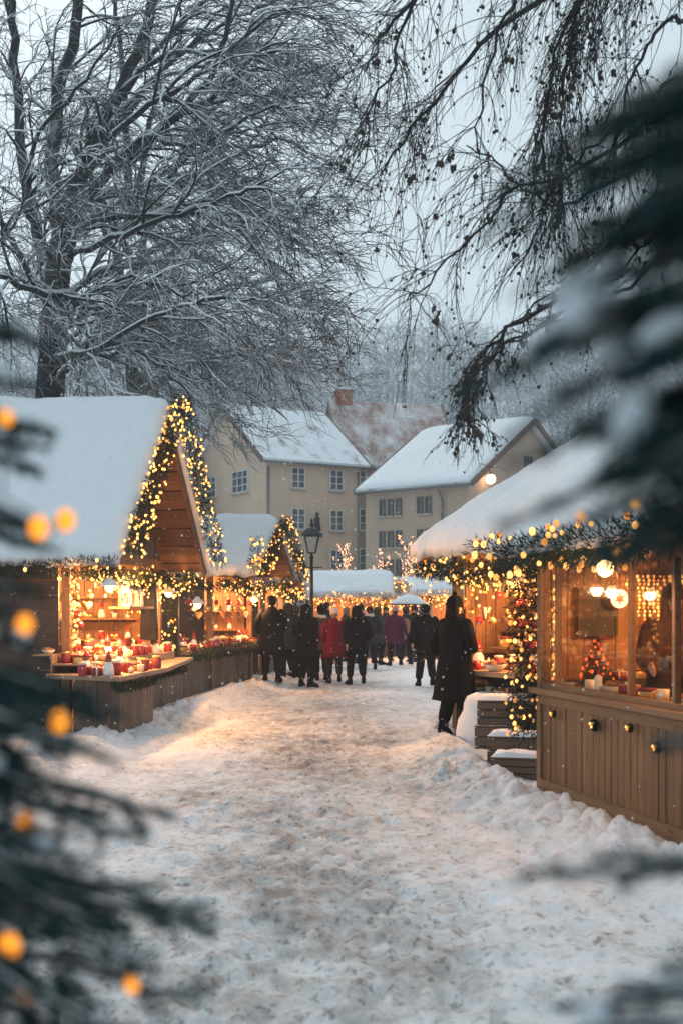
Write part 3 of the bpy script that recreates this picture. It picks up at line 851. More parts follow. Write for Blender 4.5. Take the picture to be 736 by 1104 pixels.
def stall(name, label, O, u, L, D, wz, az, ov, open_side, T=.22, xov=.28, back_ext=.3, wall=None, frontbase=None, seed=1, inner=None, cat='market stall'):
    """local x runs across the gable (eave, ridge, eave), local y runs away from the lane; roof overhangs the front by ov"""
    rz = math.atan2(u[1], u[0])
    root = thing(name, (O[0], O[1], 0), rz, label, cat)
    wall = wall or WOOD_DARK; inner = inner or WOOD_HONEY
    def z_at(x): return wz + (az - wz) * (1 - abs(x - L / 2) / (L / 2))
    # roof boards along the ridge
    m = MB(); k = (az - wz) / (L / 2); sl = math.hypot(L / 2, az - wz); nb = max(4, round(sl / .2))
    for sgn in (-1, 1):
        nr = V((sgn * k, 0, 1)).normalized()
        for i in range(nb):
            f = (i + .5) / nb; x = L / 2 + sgn * L / 2 * (1 - f); z = wz + (az - wz) * f
            z += .012 * (i % 2); m.bar((x, -ov, z), (x, D + back_ext, z), sl / nb - .012, .030, nr)
    rf = m.build('roof', WOOD_ROOF, root)
    m = MB()
    for y in (-ov + .02, D + back_ext - .02):
        for sgn in (-1, 1):
            m = MB(); m.bar((L / 2 + sgn * (L / 2 + .02), y, wz - .06), (L / 2 + sgn * .01, y, az - .06), .04, .16, (0, 0, 1)); m.build('bargeboard', WOOD_ROOF, rf)
    snow_roof(root, rf, L, wz, az, -ov - .06, D + back_ext + .06, T, seed=seed)
    x0, x1 = xov, L - xov
    zt = lambda x: z_at(x) - .05
    P = .11
    for x, y in ((x0, 0), (x1, 0), (x0, D), (x1, D)):
        m = MB(); m.box(x - P / 2, x + P / 2, y - P / 2, y + P / 2, -.15, zt(x) - .03); m.build('post', WOOD_HONEY if y == 0 else wall, root)
    m = MB(); m.box(x0 + P / 2, x1 - P / 2, -.05, .05, zt(x0) - .16, zt(x0) - .03); m.build('beam', WOOD_HONEY, root)
    def gable(y, nm, mat):
        boards_wall(root, nm, mat, (x0, y), (x1, y), zt(x0) - .03, 0, True, .16, .03, lambda s: zt(x0 + s))
    gable(0.0 - .045, 'gable_panel', WOOD_GREY); gable(D, 'gable_panel', wall)
    zw = zt(x0) - .06
    if open_side == 'y':
        boards_wall(root, 'side_wall', wall, (x0, P), (x0, D - P), -.1, zw, False, .2)
        boards_wall(root, 'side_wall', inner, (x1, P), (x1, D - P), -.1, zw, True, .16)
        boards_wall(root, 'back_wall', inner, (x0 + P, D), (x1 - P, D), -.1, zw, True, .16)
    else:
        boards_wall(root, 'side_wall', wall, (x0 + P, 0), (x1 - P, 0), -.1, zw, False, .2)
        boards_wall(root, 'side_wall', inner, (x0 + P, D), (x1 - P, D), -.1, zw, True, .16)
        boards_wall(root, 'back_wall', inner, (x1, P), (x1, D - P), -.1, zw, True, .16)
    m = MB(); m.box(x0, x1, 0, D, .02, .06); m.build('floor', WOOD_GREY, root)
    return root
LAMPS = []
def lamp(root, p, w, r=.09, c=(1, .47, .18)):  # bare point light; inside the stalls added for glow, without a fixture
    ld = bpy.data.lights.new('lamp', 'POINT'); ld.energy = w * 2.2; ld.color = c; ld.shadow_soft_size = r
    o = bpy.data.objects.new('lamp_light', ld); col.objects.link(o); o.location = world(root, p); LAMPS.append(o)
def pendant(root, p, drop, label, w=60, scale=1.0, group='pendant lamps in the stalls'):
    """a lit globe under a small enamel shade on a cord; a thing of its own"""
    q = world(root, p)
    t = thing('pendant_lamp', q, 0, label, 'lamp', group)
    s = scale
    m = MB(); m.tube([(0, 0, .13 * s), (0, 0, .13 * s + drop)], .006, 5); m.build('cord', IRON, t)
    m = MB(); m.lathe([(.025 * s, .15 * s), (.05 * s, .11 * s), (.13 * s, .045 * s), (.135 * s, .04 * s), (.045 * s, .10 * s)], (0, 0, 0), 14); m.build('lamp_shade', WHITE, t, True)
    m = MB(); m.ball((0, 0, .025 * s), .058 * s, 2); m.build('bulb', GLOW, t, True)
    if w:
        ld = bpy.data.lights.new('lamp', 'POINT'); ld.energy = w * 2.2; ld.color = (1, .47, .18); ld.shadow_soft_size = .07
        o = bpy.data.objects.new('lamp_light', ld); col.objects.link(o); o.location = q + V((0, 0, -.06 * s)); LAMPS.append(o)
    return t

# the big gabled stall
U1 = V((.12, .993, 0)).normalized()
O1 = (-3.605, 16.04)
s1 = stall('market_stall', 'big gabled wooden stall heaped with goods, its rake edges wrapped in lights', O1, U1, 5.0, 4.6, 2.3, 4.62, .75, 'y', .23)
boards_wall(s1, 'counter_front', WOOD_GREY, (-.12, -.82), (1.50, -.80), .02, .80, True, .15)
boards_wall(s1, 'counter_front', WOOD_GREY, (-.12, -.22), (-.12, -.84), .02, .80, True, .15)
boards_wall(s1, 'counter_front', WOOD_GREY, (1.52, -.80), (1.52, -.3), .02, .80, True, .15)
boards_wall(s1, 'counter_front', WOOD_GREY, (1.6, -.32), (5.1, -.32), .02, .80, True, .15)
m = MB(); m.prism([(-.25, .1, .80), (-.75, -1.02, .80), (1.6, -1.0, .80), (5.25, -.48, .80), (5.25, .1, .80)], (0, 0, .06)); m.build('counter_top', WOOD_TOP, s1, False, .008)
m = MB(); m.box(1.85, 3.1, -.38, -.06, 1.68, 1.715); 
for x in (1.9, 3.05): m.box(x - .012, x + .012, -.22, -.196, 1.715, 2.12)
m.build('shelf', WOOD_HONEY, s1)
m = MB()
for z in (1.15, 1.5, 1.85): m.box(4.38, 4.68, .3, 3.6, z, z + .03)
m.build('shelf', WOOD_HONEY, s1)
m = MB()
for z in (1.15, 1.6): m.box(.6, 4.2, 4.25, 4.55, z, z + .03)
m.build('shelf', WOOD_HONEY, s1)
ZE, ZA, OV = 2.42, 4.74, -.97
garland(s1, [[(-.04, OV, ZE - .02), (2.5, OV, ZA)], [(2.5, OV, ZA), (5.04, OV, ZE - .02)]], .135, 320, 'fir garland thick with warm lights along both rake edges of the big gabled stall', .016)
garland(s1, [[(-.16, OV + .2, 2.24), (-.16, .6, 2.16), (-.16, 1.6, 2.2), (-.16, 2.8, 2.16)]], .12, 14, 'dark fir garland under the big gabled stall\'s eave', .02)
garland(s1, [[(.1, -.55, 2.22), (1.2, -.52, 2.12), (2.5, -.55, 2.20), (3.8, -.52, 2.12), (5.0, -.55, 2.22)], [(.1, -.30, 2.16), (2.5, -.25, 2.06), (5.0, -.3, 2.16)]], .10, 230, 'drooping fir garland of warm lights across the big gabled stall\'s opening', .015, dens=650, droop_bulbs=.20)
garland(s1, [[(.3, -.1, 2.1), (.32, -.12, 1.3), (.34, -.1, .95)]], .05, 40, 'slim light string wound round the near post of the big gabled stall', .017, dens=250)
garland(s1, [[(4.8, -.14, 2.2), (4.82, -.14, 1.5), (4.82, -.14, .9)]], .12, 34, 'bushy fir garland on the far post of the big gabled stall', .018)
garland(s1, [[(-.7, -.98, .76), (-.2, -.84, .70), (.5, -.86, .68), (1.4, -.84, .70), (1.7, -.5, .68), (3, -.36, .66), (5.1, -.38, .68)]], .06, 0, 'thin unlit fir swag under the counter of the big gabled stall', dens=420)
pendant(s1, (.95, -.35, 1.98), .2, 'white shaded lamp over the near end of the heaped counter', 130)
pendant(s1, (1.45, -.2, 2.02), .2, 'white shaded lamp above the shelf with two lanterns', 45)
pendant(s1, (3.9, -.4, 1.90), .3, 'white shaded lamp beside the dark hanging shawl', 60)
pendant(s1, (-.2, -.72, 1.93), .22, 'added white shaded lamp at the outer corner of the heaped counter', 34); lamp(s1, (1.2, 1.5, 2.0), 60); lamp(s1, (3.6, 1.8, 2.0), 70)  # corner lamp added to strengthen the warm pool on the snow

# second stall along the same row
U2 = V((.15, .989, 0)).normalized()
s2 = stall('market_stall', 'smaller gabled stall with snow-covered roof next to the big gabled one', (-2.59, 24.05), U2, 4.0, 3.6, 2.38, 3.42, .95, 'y', .22, seed=4)
boards_wall(s2, 'counter_front', WOOD_GREY, (-2.0, .02), (4.1, .02), 0, .86, True, .15)
m = MB(); m.box(-2.0, 4.2, -.22, .5, .86, .91); m.build('counter_top', WOOD_TOP, s2)
m = MB()
for z in (1.2, 1.6): m.box(3.4, 3.66, .2, 3.2, z, z + .03)
m.build('shelf', WOOD_HONEY, s2)
garland(s2, [[(-.04, -1.16, 2.42), (2, -1.16, 3.5), (3.9, -1.16, 2.42)]], .13, 140, 'lit fir garland tracing the small gable of the second stall', .016)
garland(s2, [[(-2.2, -.3, 2.2), (-1, -.4, 2.05), (0, -.7, 2.25), (1, -.6, 2.1), (2, -.7, 2.2), (4, -.8, 2.15)], [(0, -.3, 2.2), (2, -.3, 2.0), (4, -.3, 2.1)]], .09, 170, 'sagging light garland strung across the second stall\'s opening', .016, dens=620, droop_bulbs=.2)
garland(s2, [[(-2.0, -.25, .88), (0, -.26, .84), (2, -.26, .88), (4.1, -.26, .84)]], .11, 0, 'dark fir garland lying along the second stall\'s counter edge', dens=700)
garland(s2, [[(-.3, -1.05, 2.5), (-.3, -1.05, 2.75), (-.3, -1.05, 3.05)], [(-.45, -1.05, 2.5), (-.15, -1.05, 2.5)]], .13, 34, 'little lit fir cone standing on the second stall\'s near eave', .022)
garland(s2, [[(4.15, -.75, 2.25), (4.15, -.75, 2.7)], [(3.9, -.75, 2.25), (4.15, -.75, 2.75), (4.4, -.75, 2.25)]], .11, 44, 'lit fir peak between the second and third stall', .022)
pendant(s2, (-1.2, -.15, 1.72), .35, 'round glowing lamp hung at the near end of the second stall', 25, 1.2)
pendant(s2, (2.6, -.35, 1.85), .25, 'white shaded lamp over the middle of the second stall', 45, 1.3)
lamp(s2, (.9, 1.2, 2.0), 90); lamp(s2, (3.0, 1.0, 2.0), 60)
m = MB(); m.box(-2.3, -2.2, -.1, 0, -.1, 2.3); m.build('post', WOOD_DARK, s2)

s3 = stall('market_stall', 'little third stall with a low snowy roof behind the second one', (-1.95, 30.2), V((.15, .989, 0)).normalized(), 2.8, 3.0, 2.2, 2.85, .55, 'y', .2, seed=8)
boards_wall(s3, 'counter_front', WOOD_GREY, (.1, 0), (2.7, 0), 0, .86, True, .15)
m = MB(); m.box(0, 2.8, -.2, .5, .86, .91); m.build('counter_top', WOOD_TOP, s3)
garland(s3, [[(-.04, -.62, 2.3), (1.4, -.62, 2.95), (2.84, -.62, 2.3)], [(0, -.5, 2.1), (1.4, -.5, 1.95), (2.8, -.5, 2.1)]], .14, 130, 'lit fir garland on the gable of the little third stall', .021)
lamp(s3, (1.4, .4, 1.95), 90)

# stalls closing the lane, their eaves towards us
BACK = [((-.95, 41.5), 0, 2.6, 2.1, 2.85, 'low stall closing the lane under a wide white roof', 11),
        ((1.95, 44), 6, 2.2, 2.1, 2.7, 'middle stall at the lane\'s end with a lit fir wreath on its roof', 12),
        ((3.3, 39.5), -8, 2.2, 2.1, 2.75, 'stall at the lane\'s end beside the long open stall, with a tilted snow roof', 13)]
backs = []
for (p, dg, wdt, wz, az, lb, sd) in BACK:
    pass
def back_stall(x0, x1, d, dg, wz, az, lb, sd, glb):
    # local x runs away from us (eave first), local y runs along the front
    W = x1 - x0
    a = R(90 + dg); u = V((math.cos(a), math.sin(a), 0))
    # y axis of the frame points to -x; put the origin at the far-right front corner
    r = stall('market_stall', lb, (x1, d), u, 2.6, W, wz, az, .25, 'x', .2, seed=sd, back_ext=.25)
    boards_wall(r, 'counter_front', WOOD_GREY, (.3, 0), (.3, W), 0, .9, True, .15)
    m = MB(); m.box(.05, .7, 0, W, .9, .95); m.build('counter_top', WOOD_TOP, r)
    garland(r, [[(-.1, -.2, wz + .0), (-.1, W + .2, wz + .0)], [(0, 0, wz - .12), (.05, W * .25, wz - .25), (0, W / 2, wz - .12), (.05, W * .75, wz - .25), (0, W, wz - .12)]], .11, 150, glb, .022, dens=620, droop_bulbs=.3)
    lamp(r, (.55, W * .3, 1.8), 70); lamp(r, (.55, W * .75, 1.8), 70)
    return r
b1 = back_stall(-1.15, 1.45, 42, 0, 2.1, 2.82, 'low stall closing the lane under a wide white roof', 11, 'row of lights under the wide white roof closing the lane')
b2 = back_stall(1.35, 2.5, 43.6, 0, 2.0, 2.62, 'narrow stall at the lane\'s end with a lit fir mound on its roof', 12, 'row of lights on the narrow stall at the lane\'s end')
b3 = back_stall(2.55, 4.6, 40.5, -10, 2.15, 2.8, 'stall at the lane\'s end beside the long open stall, with a tilted snow roof', 13, 'row of lights under the tilted snow roof')
garland(b2, [[(-.05, .0, 2.25), (.3, .45, 2.65), (0, 1.0, 2.3)], [(-.1, .5, 2.25), (.3, .5, 2.6)]], .16, 70, 'lit fir mound piled on the narrow stall\'s roof', .022)

# the long stall seen across its snowy roof
U4 = V((.894, .447, 0)).normalized()
c4 = V((2.6, 13.5, 0)) + V((-.447, .894, 0)) * -1.5
s4 = stall('market_stall', 'long open stall under a broad snowy roof behind the glazed kiosk', (c4.x, c4.y), U4, 6.2, 4.85, 2.42, 4.10, .12, 'x', .36, back_ext=.12, seed=17, xov=.5)
boards_wall(s4, 'counter_front', WOOD_DARK, (.42, .2), (.42, 4.7), 0, .85, True, .15)
m = MB(); m.box(.12, .95, .1, 4.75, .85, .91); m.build('counter_top', WOOD_TOP, s4)
m = MB(); m.box(.05, .55, 2.2, 4.6, .58, .62)
for y in (2.3, 4.5): m.box(.08, .14, y, y + .06, -.05, .58)
m.build('shelf', WOOD_CRATE, s4)
m = MB()
for z in (1.3, 1.75): m.box(1.3, 1.6, .3, 4.5, z, z + .03)
m.build('shelf', WOOD_HONEY, s4)
garland(s4, [[(-.04, -.1, 2.20), (-.04, 2.5, 2.16), (-.04, 5.0, 2.20)], [(-.04, 5.0, 2.20), (.6, 4.98, 2.34)]], .14, 120, 'thick lit fir garland along the eave of the long open stall', .016)
garland(s4, [[(.05, 5.0, 2.25), (.1, 4.0, 2.02), (.05, 3.0, 2.2), (.1, 2.0, 2.0), (.05, .9, 2.2)], [(.4, 4.9, 2.1), (.4, 3.2, 1.95), (.4, 1.4, 2.05)]], .08, 190, 'low hanging swags of warm lights inside the long open stall\'s eave', .016, dens=520, droop_bulbs=.32)
pendant(s4, (.55, 3.6, 1.98), .3, 'white shaded lamp over the far end of the long open stall', 45, 1.2)
pendant(s4, (.6, 2.2, 1.95), .3, 'white shaded lamp in the long open stall near the fir column', 40, 1.2)
lamp(s4, (1.5, 3.0, 2.1), 70)

# ------------------------------------------------------------------ the glazed kiosk
ku = V((.21, -.977, 0)).normalized()
kx = thing('glazed_kiosk', (1.79, 11.3, 0), math.atan2(ku.y, ku.x), 'board-clad kiosk with glass windows and warm light inside', 'kiosk')
KL, KD = 3.4, 1.65
boards_wall(kx, 'front_boards', WOOD_KIOSK, (.05, 0), (KL, 0), .13, .93, True, .115, .025)
m = MB(); m.box(0, KL, -.035, -.014, .05, .17).box(0, .09, -.035, -.014, .17, .84).box(.09, KL, -.035, -.014, .84, .93); m.build('trim', WOOD_RAIL, kx)
m = MB(); m.box(-.05, KL, -.10, .42, .93, .985); m.build('counter_top', WOOD_RAIL, kx, False, .008)
boards_wall(kx, 'side_wall', WOOD_HONEY, (0, .1), (0, KD), .1, 2.16, True, .16)
boards_wall(kx, 'side_wall', WOOD_HONEY, (KL, .1), (KL, KD), .1, 2.16, True, .16)
boards_wall(kx, 'back_wall', WOOD_HONEY, (0, KD), (KL, KD), .1, 2.16, False, .18)
m = MB()
for x in (.045, 3.35): m.box(x - .045, x + .045, -.03, .06, .985, 2.16)
for x, hw in ((.42, .022), (1.88, .013), (2.6, .02)): m.box(x - hw, x + hw, -.02, .03, 1.03, 2.05)
m.box(.09, 3.3, -.03, .06, 2.05, 2.16); m.box(.09, 3.3, -.02, .04, .986, 1.03)
wf = m.build('window_frame', WOOD_RAIL, kx)
for x0, x1 in ((.09, .398), (.442, 1.867), (1.893, 2.578), (2.622, 3.305)):
    m = MB(); m.box(x0, x1, .0, .006, 1.03, 2.05); m.build('pane', GLASS, wf)
m = MB(); m.box(.05, KL - .05, .05, KD, .10, .14); m.build('floor', WOOD_GREY, kx)
m = MB(); m.hexa([(-.2, -.38, 2.17), (KL + .2, -.38, 2.17), (KL + .2, KD + .2, 2.42), (-.2, KD + .2, 2.42), (-.2, -.38, 2.22), (KL + .2, -.38, 2.22), (KL + .2, KD + .2, 2.47), (-.2, KD + .2, 2.47)])
kr = m.build('roof', WOOD_ROOF, kx)
m = MB(); nx, ny = 60, 30; top = []; bot = []
for j in range(ny + 1):
    for i in range(nx + 1):
        u, v = i / nx, j / ny
        x = -.24 + (KL + .48) * u; y = -.43 + (KD + .66) * v
        e = (1 - abs(2 * u - 1) ** 16) ** .5 * (1 - abs(2 * v - 1) ** 10) ** .5
        z = 2.225 + .25 * max(0, min(1, (y + .38) / (KD + .58)))
        l = abs(noise.noise((x * 3, 4, 1))) * .06
        if j == 0: y -= l
        top.append((x, y, z + .20 * (.1 + .9 * e) * (1 + .4 * noise.noise((x * 2, y * 2, 6))))); bot.append((x, y, z - (.07 + l if j == 0 else 0)))
n = len(top); m.v = top + bot
for j in range(ny):
    for i in range(nx):
        a = j * (nx + 1) + i; q = (a, a + 1, a + nx + 2, a + nx + 1); m.f.append(q); m.f.append(tuple(n + k for k in q[::-1]))
for j in range(ny):
    for i, fl in ((0, 1), (nx, 0)):
        a = j * (nx + 1) + i; q = (a, a + nx + 1, n + a + nx + 1, n + a); m.f.append(q if fl else q[::-1])
for i in range(nx):
    for j, fl in ((0, 1), (ny, 0)):
        a = j * (nx + 1) + i; q = (a, n + a, n + a + 1, a + 1); m.f.append(q if fl else q[::-1])
m.build('snow_cover', SNOW, kr, True)
garland(kx, [[(-.25, -.44, 2.18), (.6, -.46, 2.13), (1.4, -.44, 2.19), (2.2, -.46, 2.13), (3.4, -.44, 2.19)]], .17, 60, 'dark fir garland with few lights along the glazed kiosk\'s eave', .022, dens=1100)
garland(kx, [[(-.14, -.06, 2.2), (-.16, -.10, 1.6), (-.17, -.10, 1.0), (-.17, -.08, .45)], [(-.24, .1, 2.2), (-.25, .02, 1.2), (-.24, 0, .55)]], .15, 75, 'bushy fir column with scattered lights at the glazed kiosk\'s corner', .016, dens=1200)
t = thing('pendant_lamp', world(kx, (2.35, -.42, 1.98)), 0, 'large round bulb hanging in front of the glazed kiosk\'s window top', 'lamp')
m = MB(); m.ball((0, 0, 0), .062, 2); m.build('bulb', GLOW, t, True); m = MB(); m.tube([(0, 0, .05), (0, 0, .15)], .02, 8); m.build('socket', IRON, t)
pendant(kx, (1.0, .95, 1.93), .2, 'added white shaded lamp inside the glazed kiosk above the seller', 34); pendant(kx, (2.2, .8, 1.95), .2, 'added white shaded lamp at the near end inside the glazed kiosk', 32); lamp(kx, (2.35, -.42, 1.9), 9, .06)  # both shaded lamps added as bodies for the kiosk's inside light
# ------------------------------------------------------------------ people
CL = {}
def cloth(name, c):
    if name not in CL: CL[name] = m_plain(name, c, .9, 0, .3, 30)
    return CL[name]
BLACK = cloth('black_cloth', (.006, .006, .0075)); NAVY = cloth('navy_cloth', (.009, .012, .02)); CHAR = cloth('charcoal_cloth', (.022, .022, .026))
CRIM = cloth('crimson_cloth', (.13, .008, .022)); MAG = cloth('magenta_cloth', (.085, .014, .045)); OLIVE = cloth('olive_cloth', (.055, .055, .035))
TANC = cloth('tan_cloth', (.34, .17, .085)); BROWN = cloth('brown_cloth', (.075, .042, .026)); WOOLW = cloth('cream_wool', (.62, .56, .5)); PINK = cloth('pink_wool', (.5, .22, .26))
HAIRD = m_plain('dark_hair', (.014, .010, .008), .88); HAIRB = m_plain('brown_hair', (.06, .032, .016), .88); HAIRG = m_plain('fair_hair', (.3, .2, .1), .88)
EYE = m_plain('eye', (.02, .015, .012), .2); LIP = m_plain('lips', (.36, .12, .10), .5)
def skin_obj(name, vs, es, rs, mat, parent, lv=2):
    me = bpy.data.meshes.new(name); me.from_pydata([tuple(v) for v in vs], es, []); me.update()
    o = bpy.data.objects.new(name, me); col.objects.link(o); me.materials.append(mat); o.parent = parent
    md = o.modifiers.new('skin', 'SKIN'); md.use_smooth_shade = True
    sv = me.skin_vertices[0].data
    for i, r in enumerate(rs): sv[i].radius = r if isinstance(r, tuple) else (r, r); sv[i].use_root = (i == 0)
    sb = o.modifiers.new('sub', 'SUBSURF'); sb.levels = lv; sb.render_levels = lv
    return o
ARMS = {   # elbow, wrist, fingertips (x outward, y forward, z up), for a 1.75 m figure
    'down': ((.27, -.03, 1.14), (.27, .06, .90), (.265, .10, .75)),
    'pocket': ((.30, -.07, 1.15), (.20, .10, 1.00), (.15, .17, .93)),
    'fold': ((.27, .02, 1.15), (.13, .20, 1.14), (.02, .23, 1.13)),
    'reach': ((.24, .16, 1.16), (.19, .40, 1.10), (.17, .54, 1.06)),
    'swing_f': ((.26, .03, 1.15), (.25, .19, .96), (.24, .27, .84)),
    'swing_b': ((.26, -.15, 1.16), (.27, -.19, .94), (.27, -.19, .79)),
    'phone': ((.25, .05, 1.15), (.12, .25, 1.27), (.08, .29, 1.40)),
}
def person(x, y, rz, h, label, coat, hem=.74, legs=None, arms=('pocket', 'pocket'), hat=None, hatm=None, hair=HAIRD, stride=0, scarf=None, flare=.25, bag=None, lean=0, glove=None, lv=1, z=None, apron=None, group='people strolling between the stalls', long_hair=False, turn=0):
    s = h / 1.75
    root = thing('person', (x, y, hgt(x, y) - .01 if z is None else z), rz, label, 'person', group)
    root.scale = (s, s, s)
    legs = legs or BLACK
    ln = lambda zz: lean * max(0, zz - .9)          # forward lean grows above the hips
    def J(px, py, pz): return V((px, py + ln(pz), pz))
    # legs: joints
    hip = .92
    def leg(sd, st):
        k = .08 if st >= 0 else -.02
        kn = V((sd * .115, st * .42 + .03, .50 - (.02 if st < 0 else 0))); an = V((sd * (.105 + wd), st - .02, .10 + (.05 if st < -.05 else 0)))
        toe = V((sd * (.14 + wd * 1.4), st + .17, .035 + (.0 if st >= -.05 else .0)))
        return kn, an, toe
    wd = random.uniform(0, .06); stride = stride or random.uniform(-.07, .07)
    legp = [leg(-1, stride), leg(1, -stride)]
    vs = [J(0, 0, .96), J(0, -.01, 1.10), J(0, .0, 1.30), J(0, -.01, 1.44), J(0, .0, 1.515), J(0, .015, 1.575), J(0, .018, 1.64), J(0, .005, 1.70)]
    rs = [(.15, .11), (.135, .10), (.16, .115), (.10, .085), .052, (.058, .068), (.066, .082), (.05, .062)]
    es = [(i, i + 1) for i in range(7)]
    for sd, (kn, an, toe) in zip((-1, 1), legp):
        b = len(vs)
        vs += [V((sd * .095, 0, .90)), kn, an, toe]; rs += [.095, .062, .042, (.040, .03)]
        es += [(0, b), (b, b + 1), (b + 1, b + 2), (b + 2, b + 3)]
    hands = []
    for sd, pose in zip((-1, 1), arms):
        e, w, f = ARMS[pose]; b = len(vs)
        sh, el, wr = J(sd * .17, 0, 1.41), J(sd * e[0], e[1], e[2]), J(sd * w[0], w[1], w[2]); ft = J(sd * f[0], f[1], f[2])
        pal = wr.lerp(ft, .45)
        vs += [sh, el, wr, pal]; rs += [.062, .044, .029, (.040, .022)]
        es += [(3, b), (b, b + 1), (b + 1, b + 2), (b + 2, b + 3)]
        dr = (ft - wr).normalized(); across = dr.cross(V((sd, 0, 0))); across.normalize()
        if pose != 'pocket':
            for q, l in ((-.030, .070), (-.010, .082), (.010, .078), (.030, .060)):
                c = len(vs); a0 = pal + across * q + dr * .02; a1 = a0 + dr * l * .55; a2 = a1 + (dr + V((-sd * .45, 0, 0))).normalized() * l * .45
                vs += [a0, a1, a2]; rs += [.0105, .0095, .008]; es += [(b + 3, c), (c, c + 1), (c + 1, c + 2)]
            c = len(vs); a0 = wr + across * -.030 + dr * .025; a1 = a0 + (dr - across * .9).normalized() * .04; a2 = a1 + dr * .03
            vs += [a0, a1, a2]; rs += [.013, .011, .009]; es += [(b + 2, c), (c, c + 1), (c + 1, c + 2)]
        hands.append((sh, el, wr, pal, dr))
    body = skin_obj('body', vs, es, rs, SKIN, root, lv)
    hy = ln(1.63)
    m = MB()       # nose, brow and ears
    m.rings([[(-.016, .098 + hy, 1.605), (.016, .098 + hy, 1.605), (.018, .085 + hy, 1.60), (-.018, .085 + hy, 1.60)], [(-.011, .118 + hy, 1.615), (.011, .118 + hy, 1.615), (.012, .09 + hy, 1.612), (-.012, .09 + hy, 1.612)], [(-.006, .108 + hy, 1.66), (.006, .108 + hy, 1.66), (.008, .09 + hy, 1.66), (-.008, .09 + hy, 1.66)]])
    for sd in (-1, 1): m.ball((sd * .082, .0 + hy, 1.63), .028, 1, (.4, .8, 1.2))
    m.build('face', SKIN, root, True)
    for sd in (-1, 1):
        m = MB(); m.ball((sd * .032, .099 + hy, 1.648), .011, 1); m.build('eye', EYE, root, True)
    m = MB(); m.ball((0, .100 + hy, 1.578), .022, 1, (1, .35, .32)); m.build('mouth', LIP, root, True)
    # hair: shell over the back and top of the skull
    m = MB(); m.ball((0, -.012 + hy, 1.668), .106, 2, (.94, 1.08, 1.0))
    m.v = [(a, min(b, hy + .075) if c < 1.69 else b, max(c, 1.56 if b < hy - .02 else 1.66)) for a, b, c in m.v]
    if long_hair: m.rings([[(rr * math.cos(t), -.05 + hy + rr * .62 * math.sin(t), zz) for t in [-math.pi * 2 * k / 14 for k in range(14)]] for zz, rr in ((1.72, .06), (1.67, .098), (1.58, .106), (1.50, .112), (1.42, .105), (1.37, .06))])
    m.build('hair', hair, root, True)
    if hat == 'beanie':
        m = MB(); m.lathe([(.107, -.015), (.111, .02), (.108, .03), (.099, .085), (.07, .125), (.02, .14)], (0, -.008 + hy, 1.665), 14, .95, 1.08); m.ball((0, -.01 + hy, 1.825), .034, 1); m.build('hat', hatm, root, True)
    elif hat == 'cap':
        m = MB(); m.lathe([(.107, -.01), (.108, .03), (.096, .08), (.055, .108), (.01, .115)], (0, -.005 + hy, 1.675), 14, .95, 1.08)
        m.hexa([(-.07, .09 + hy, 1.68), (.07, .09 + hy, 1.68), (.05, .18 + hy, 1.665), (-.05, .18 + hy, 1.665), (-.07, .09 + hy, 1.692), (.07, .09 + hy, 1.692), (.05, .18 + hy, 1.675), (-.05, .18 + hy, 1.675)]); m.build('hat', hatm, root, True)
    elif hat == 'hood':
        m = MB(); rows = []
        for zz, a, b, yo in ((1.46, .135, .12, -.03), (1.53, .125, .12, -.035), (1.60, .122, .125, -.03), (1.68, .118, .122, -.025), (1.75, .095, .10, -.02), (1.795, .045, .05, -.02)):
            rows.append([(a * math.cos(t), yo + hy + b * min(math.sin(t), .55), zz) for t in [2 * math.pi * k / 16 for k in range(16)]])
        m.rings(rows); m.build('hood', hatm, root, True)
    # trousers, boots
    if True:
        tv = [V((0, 0, .97)), V((0, 0, .88))]; tr = [(.16, .125), (.15, .125)]; te = [(0, 1)]
        for sd, (kn, an, toe) in zip((-1, 1), legp):
            b = len(tv); tv += [V((sd * .10, .0, .80)), kn, an + V((0, 0, .04))]; tr += [.12, .098, .084]; te += [(1, b), (b, b + 1), (b + 1, b + 2)]
        skin_obj('trousers', tv, te, tr, legs, root, lv)
        for sd, (kn, an, toe) in zip((-1, 1), legp):
            m = MB(); d = V((toe.x - an.x, toe.y - an.y, 0)).normalized(); w = V((d.y, -d.x, 0)); rows = []
            for t, hw, zt in ((-.075, .032, .17), (-.05, .046, .20), (.02, .048, .19), (.07, .047, .115), (.14, .048, .085), (.19, .036, .06), (.215, .016, .045)):
                c = V((an.x, an.y, 0)) + d * t; z0 = an.z - .10
                rows.append([c - w * hw + V((0, 0, z0)), c - w * hw * 1.02 + V((0, 0, z0 + zt * .5)), c - w * hw * .6 + V((0, 0, z0 + zt)), c + w * hw * .6 + V((0, 0, z0 + zt)), c + w * hw * 1.02 + V((0, 0, z0 + zt * .5)), c + w * hw + V((0, 0, z0))])
            m.rings(rows); m.build('boot', BLACK, root, True)
    # coat: torso and skirt lofted, sleeves
    m = MB(); rows = []; n = 20
    lv_z = [(1.565, .088, .092, 0), (1.545, .080, .084, 0), (1.495, .120, .10, -.005), (1.46, .190, .125, -.008), (1.40, .238, .155, -.008), (1.28, .250, .178, 0), (1.12, .235, .172, .0), (1.0, .242, .180, 0)]
    zz = .90
    while zz > hem + .05: lv_z.append((zz, .248 + flare * (.95 - zz) * .45, .188 + flare * (.95 - zz) * .5, 0)); zz -= .12
    lv_z.append((hem, .25 + flare * (.95 - hem) * .45, .19 + flare * (.95 - hem) * .5, 0)); lv_z.append((hem + .02, .18 + flare * (.95 - hem) * .4, .13 + flare * (.95 - hem) * .4, 0))
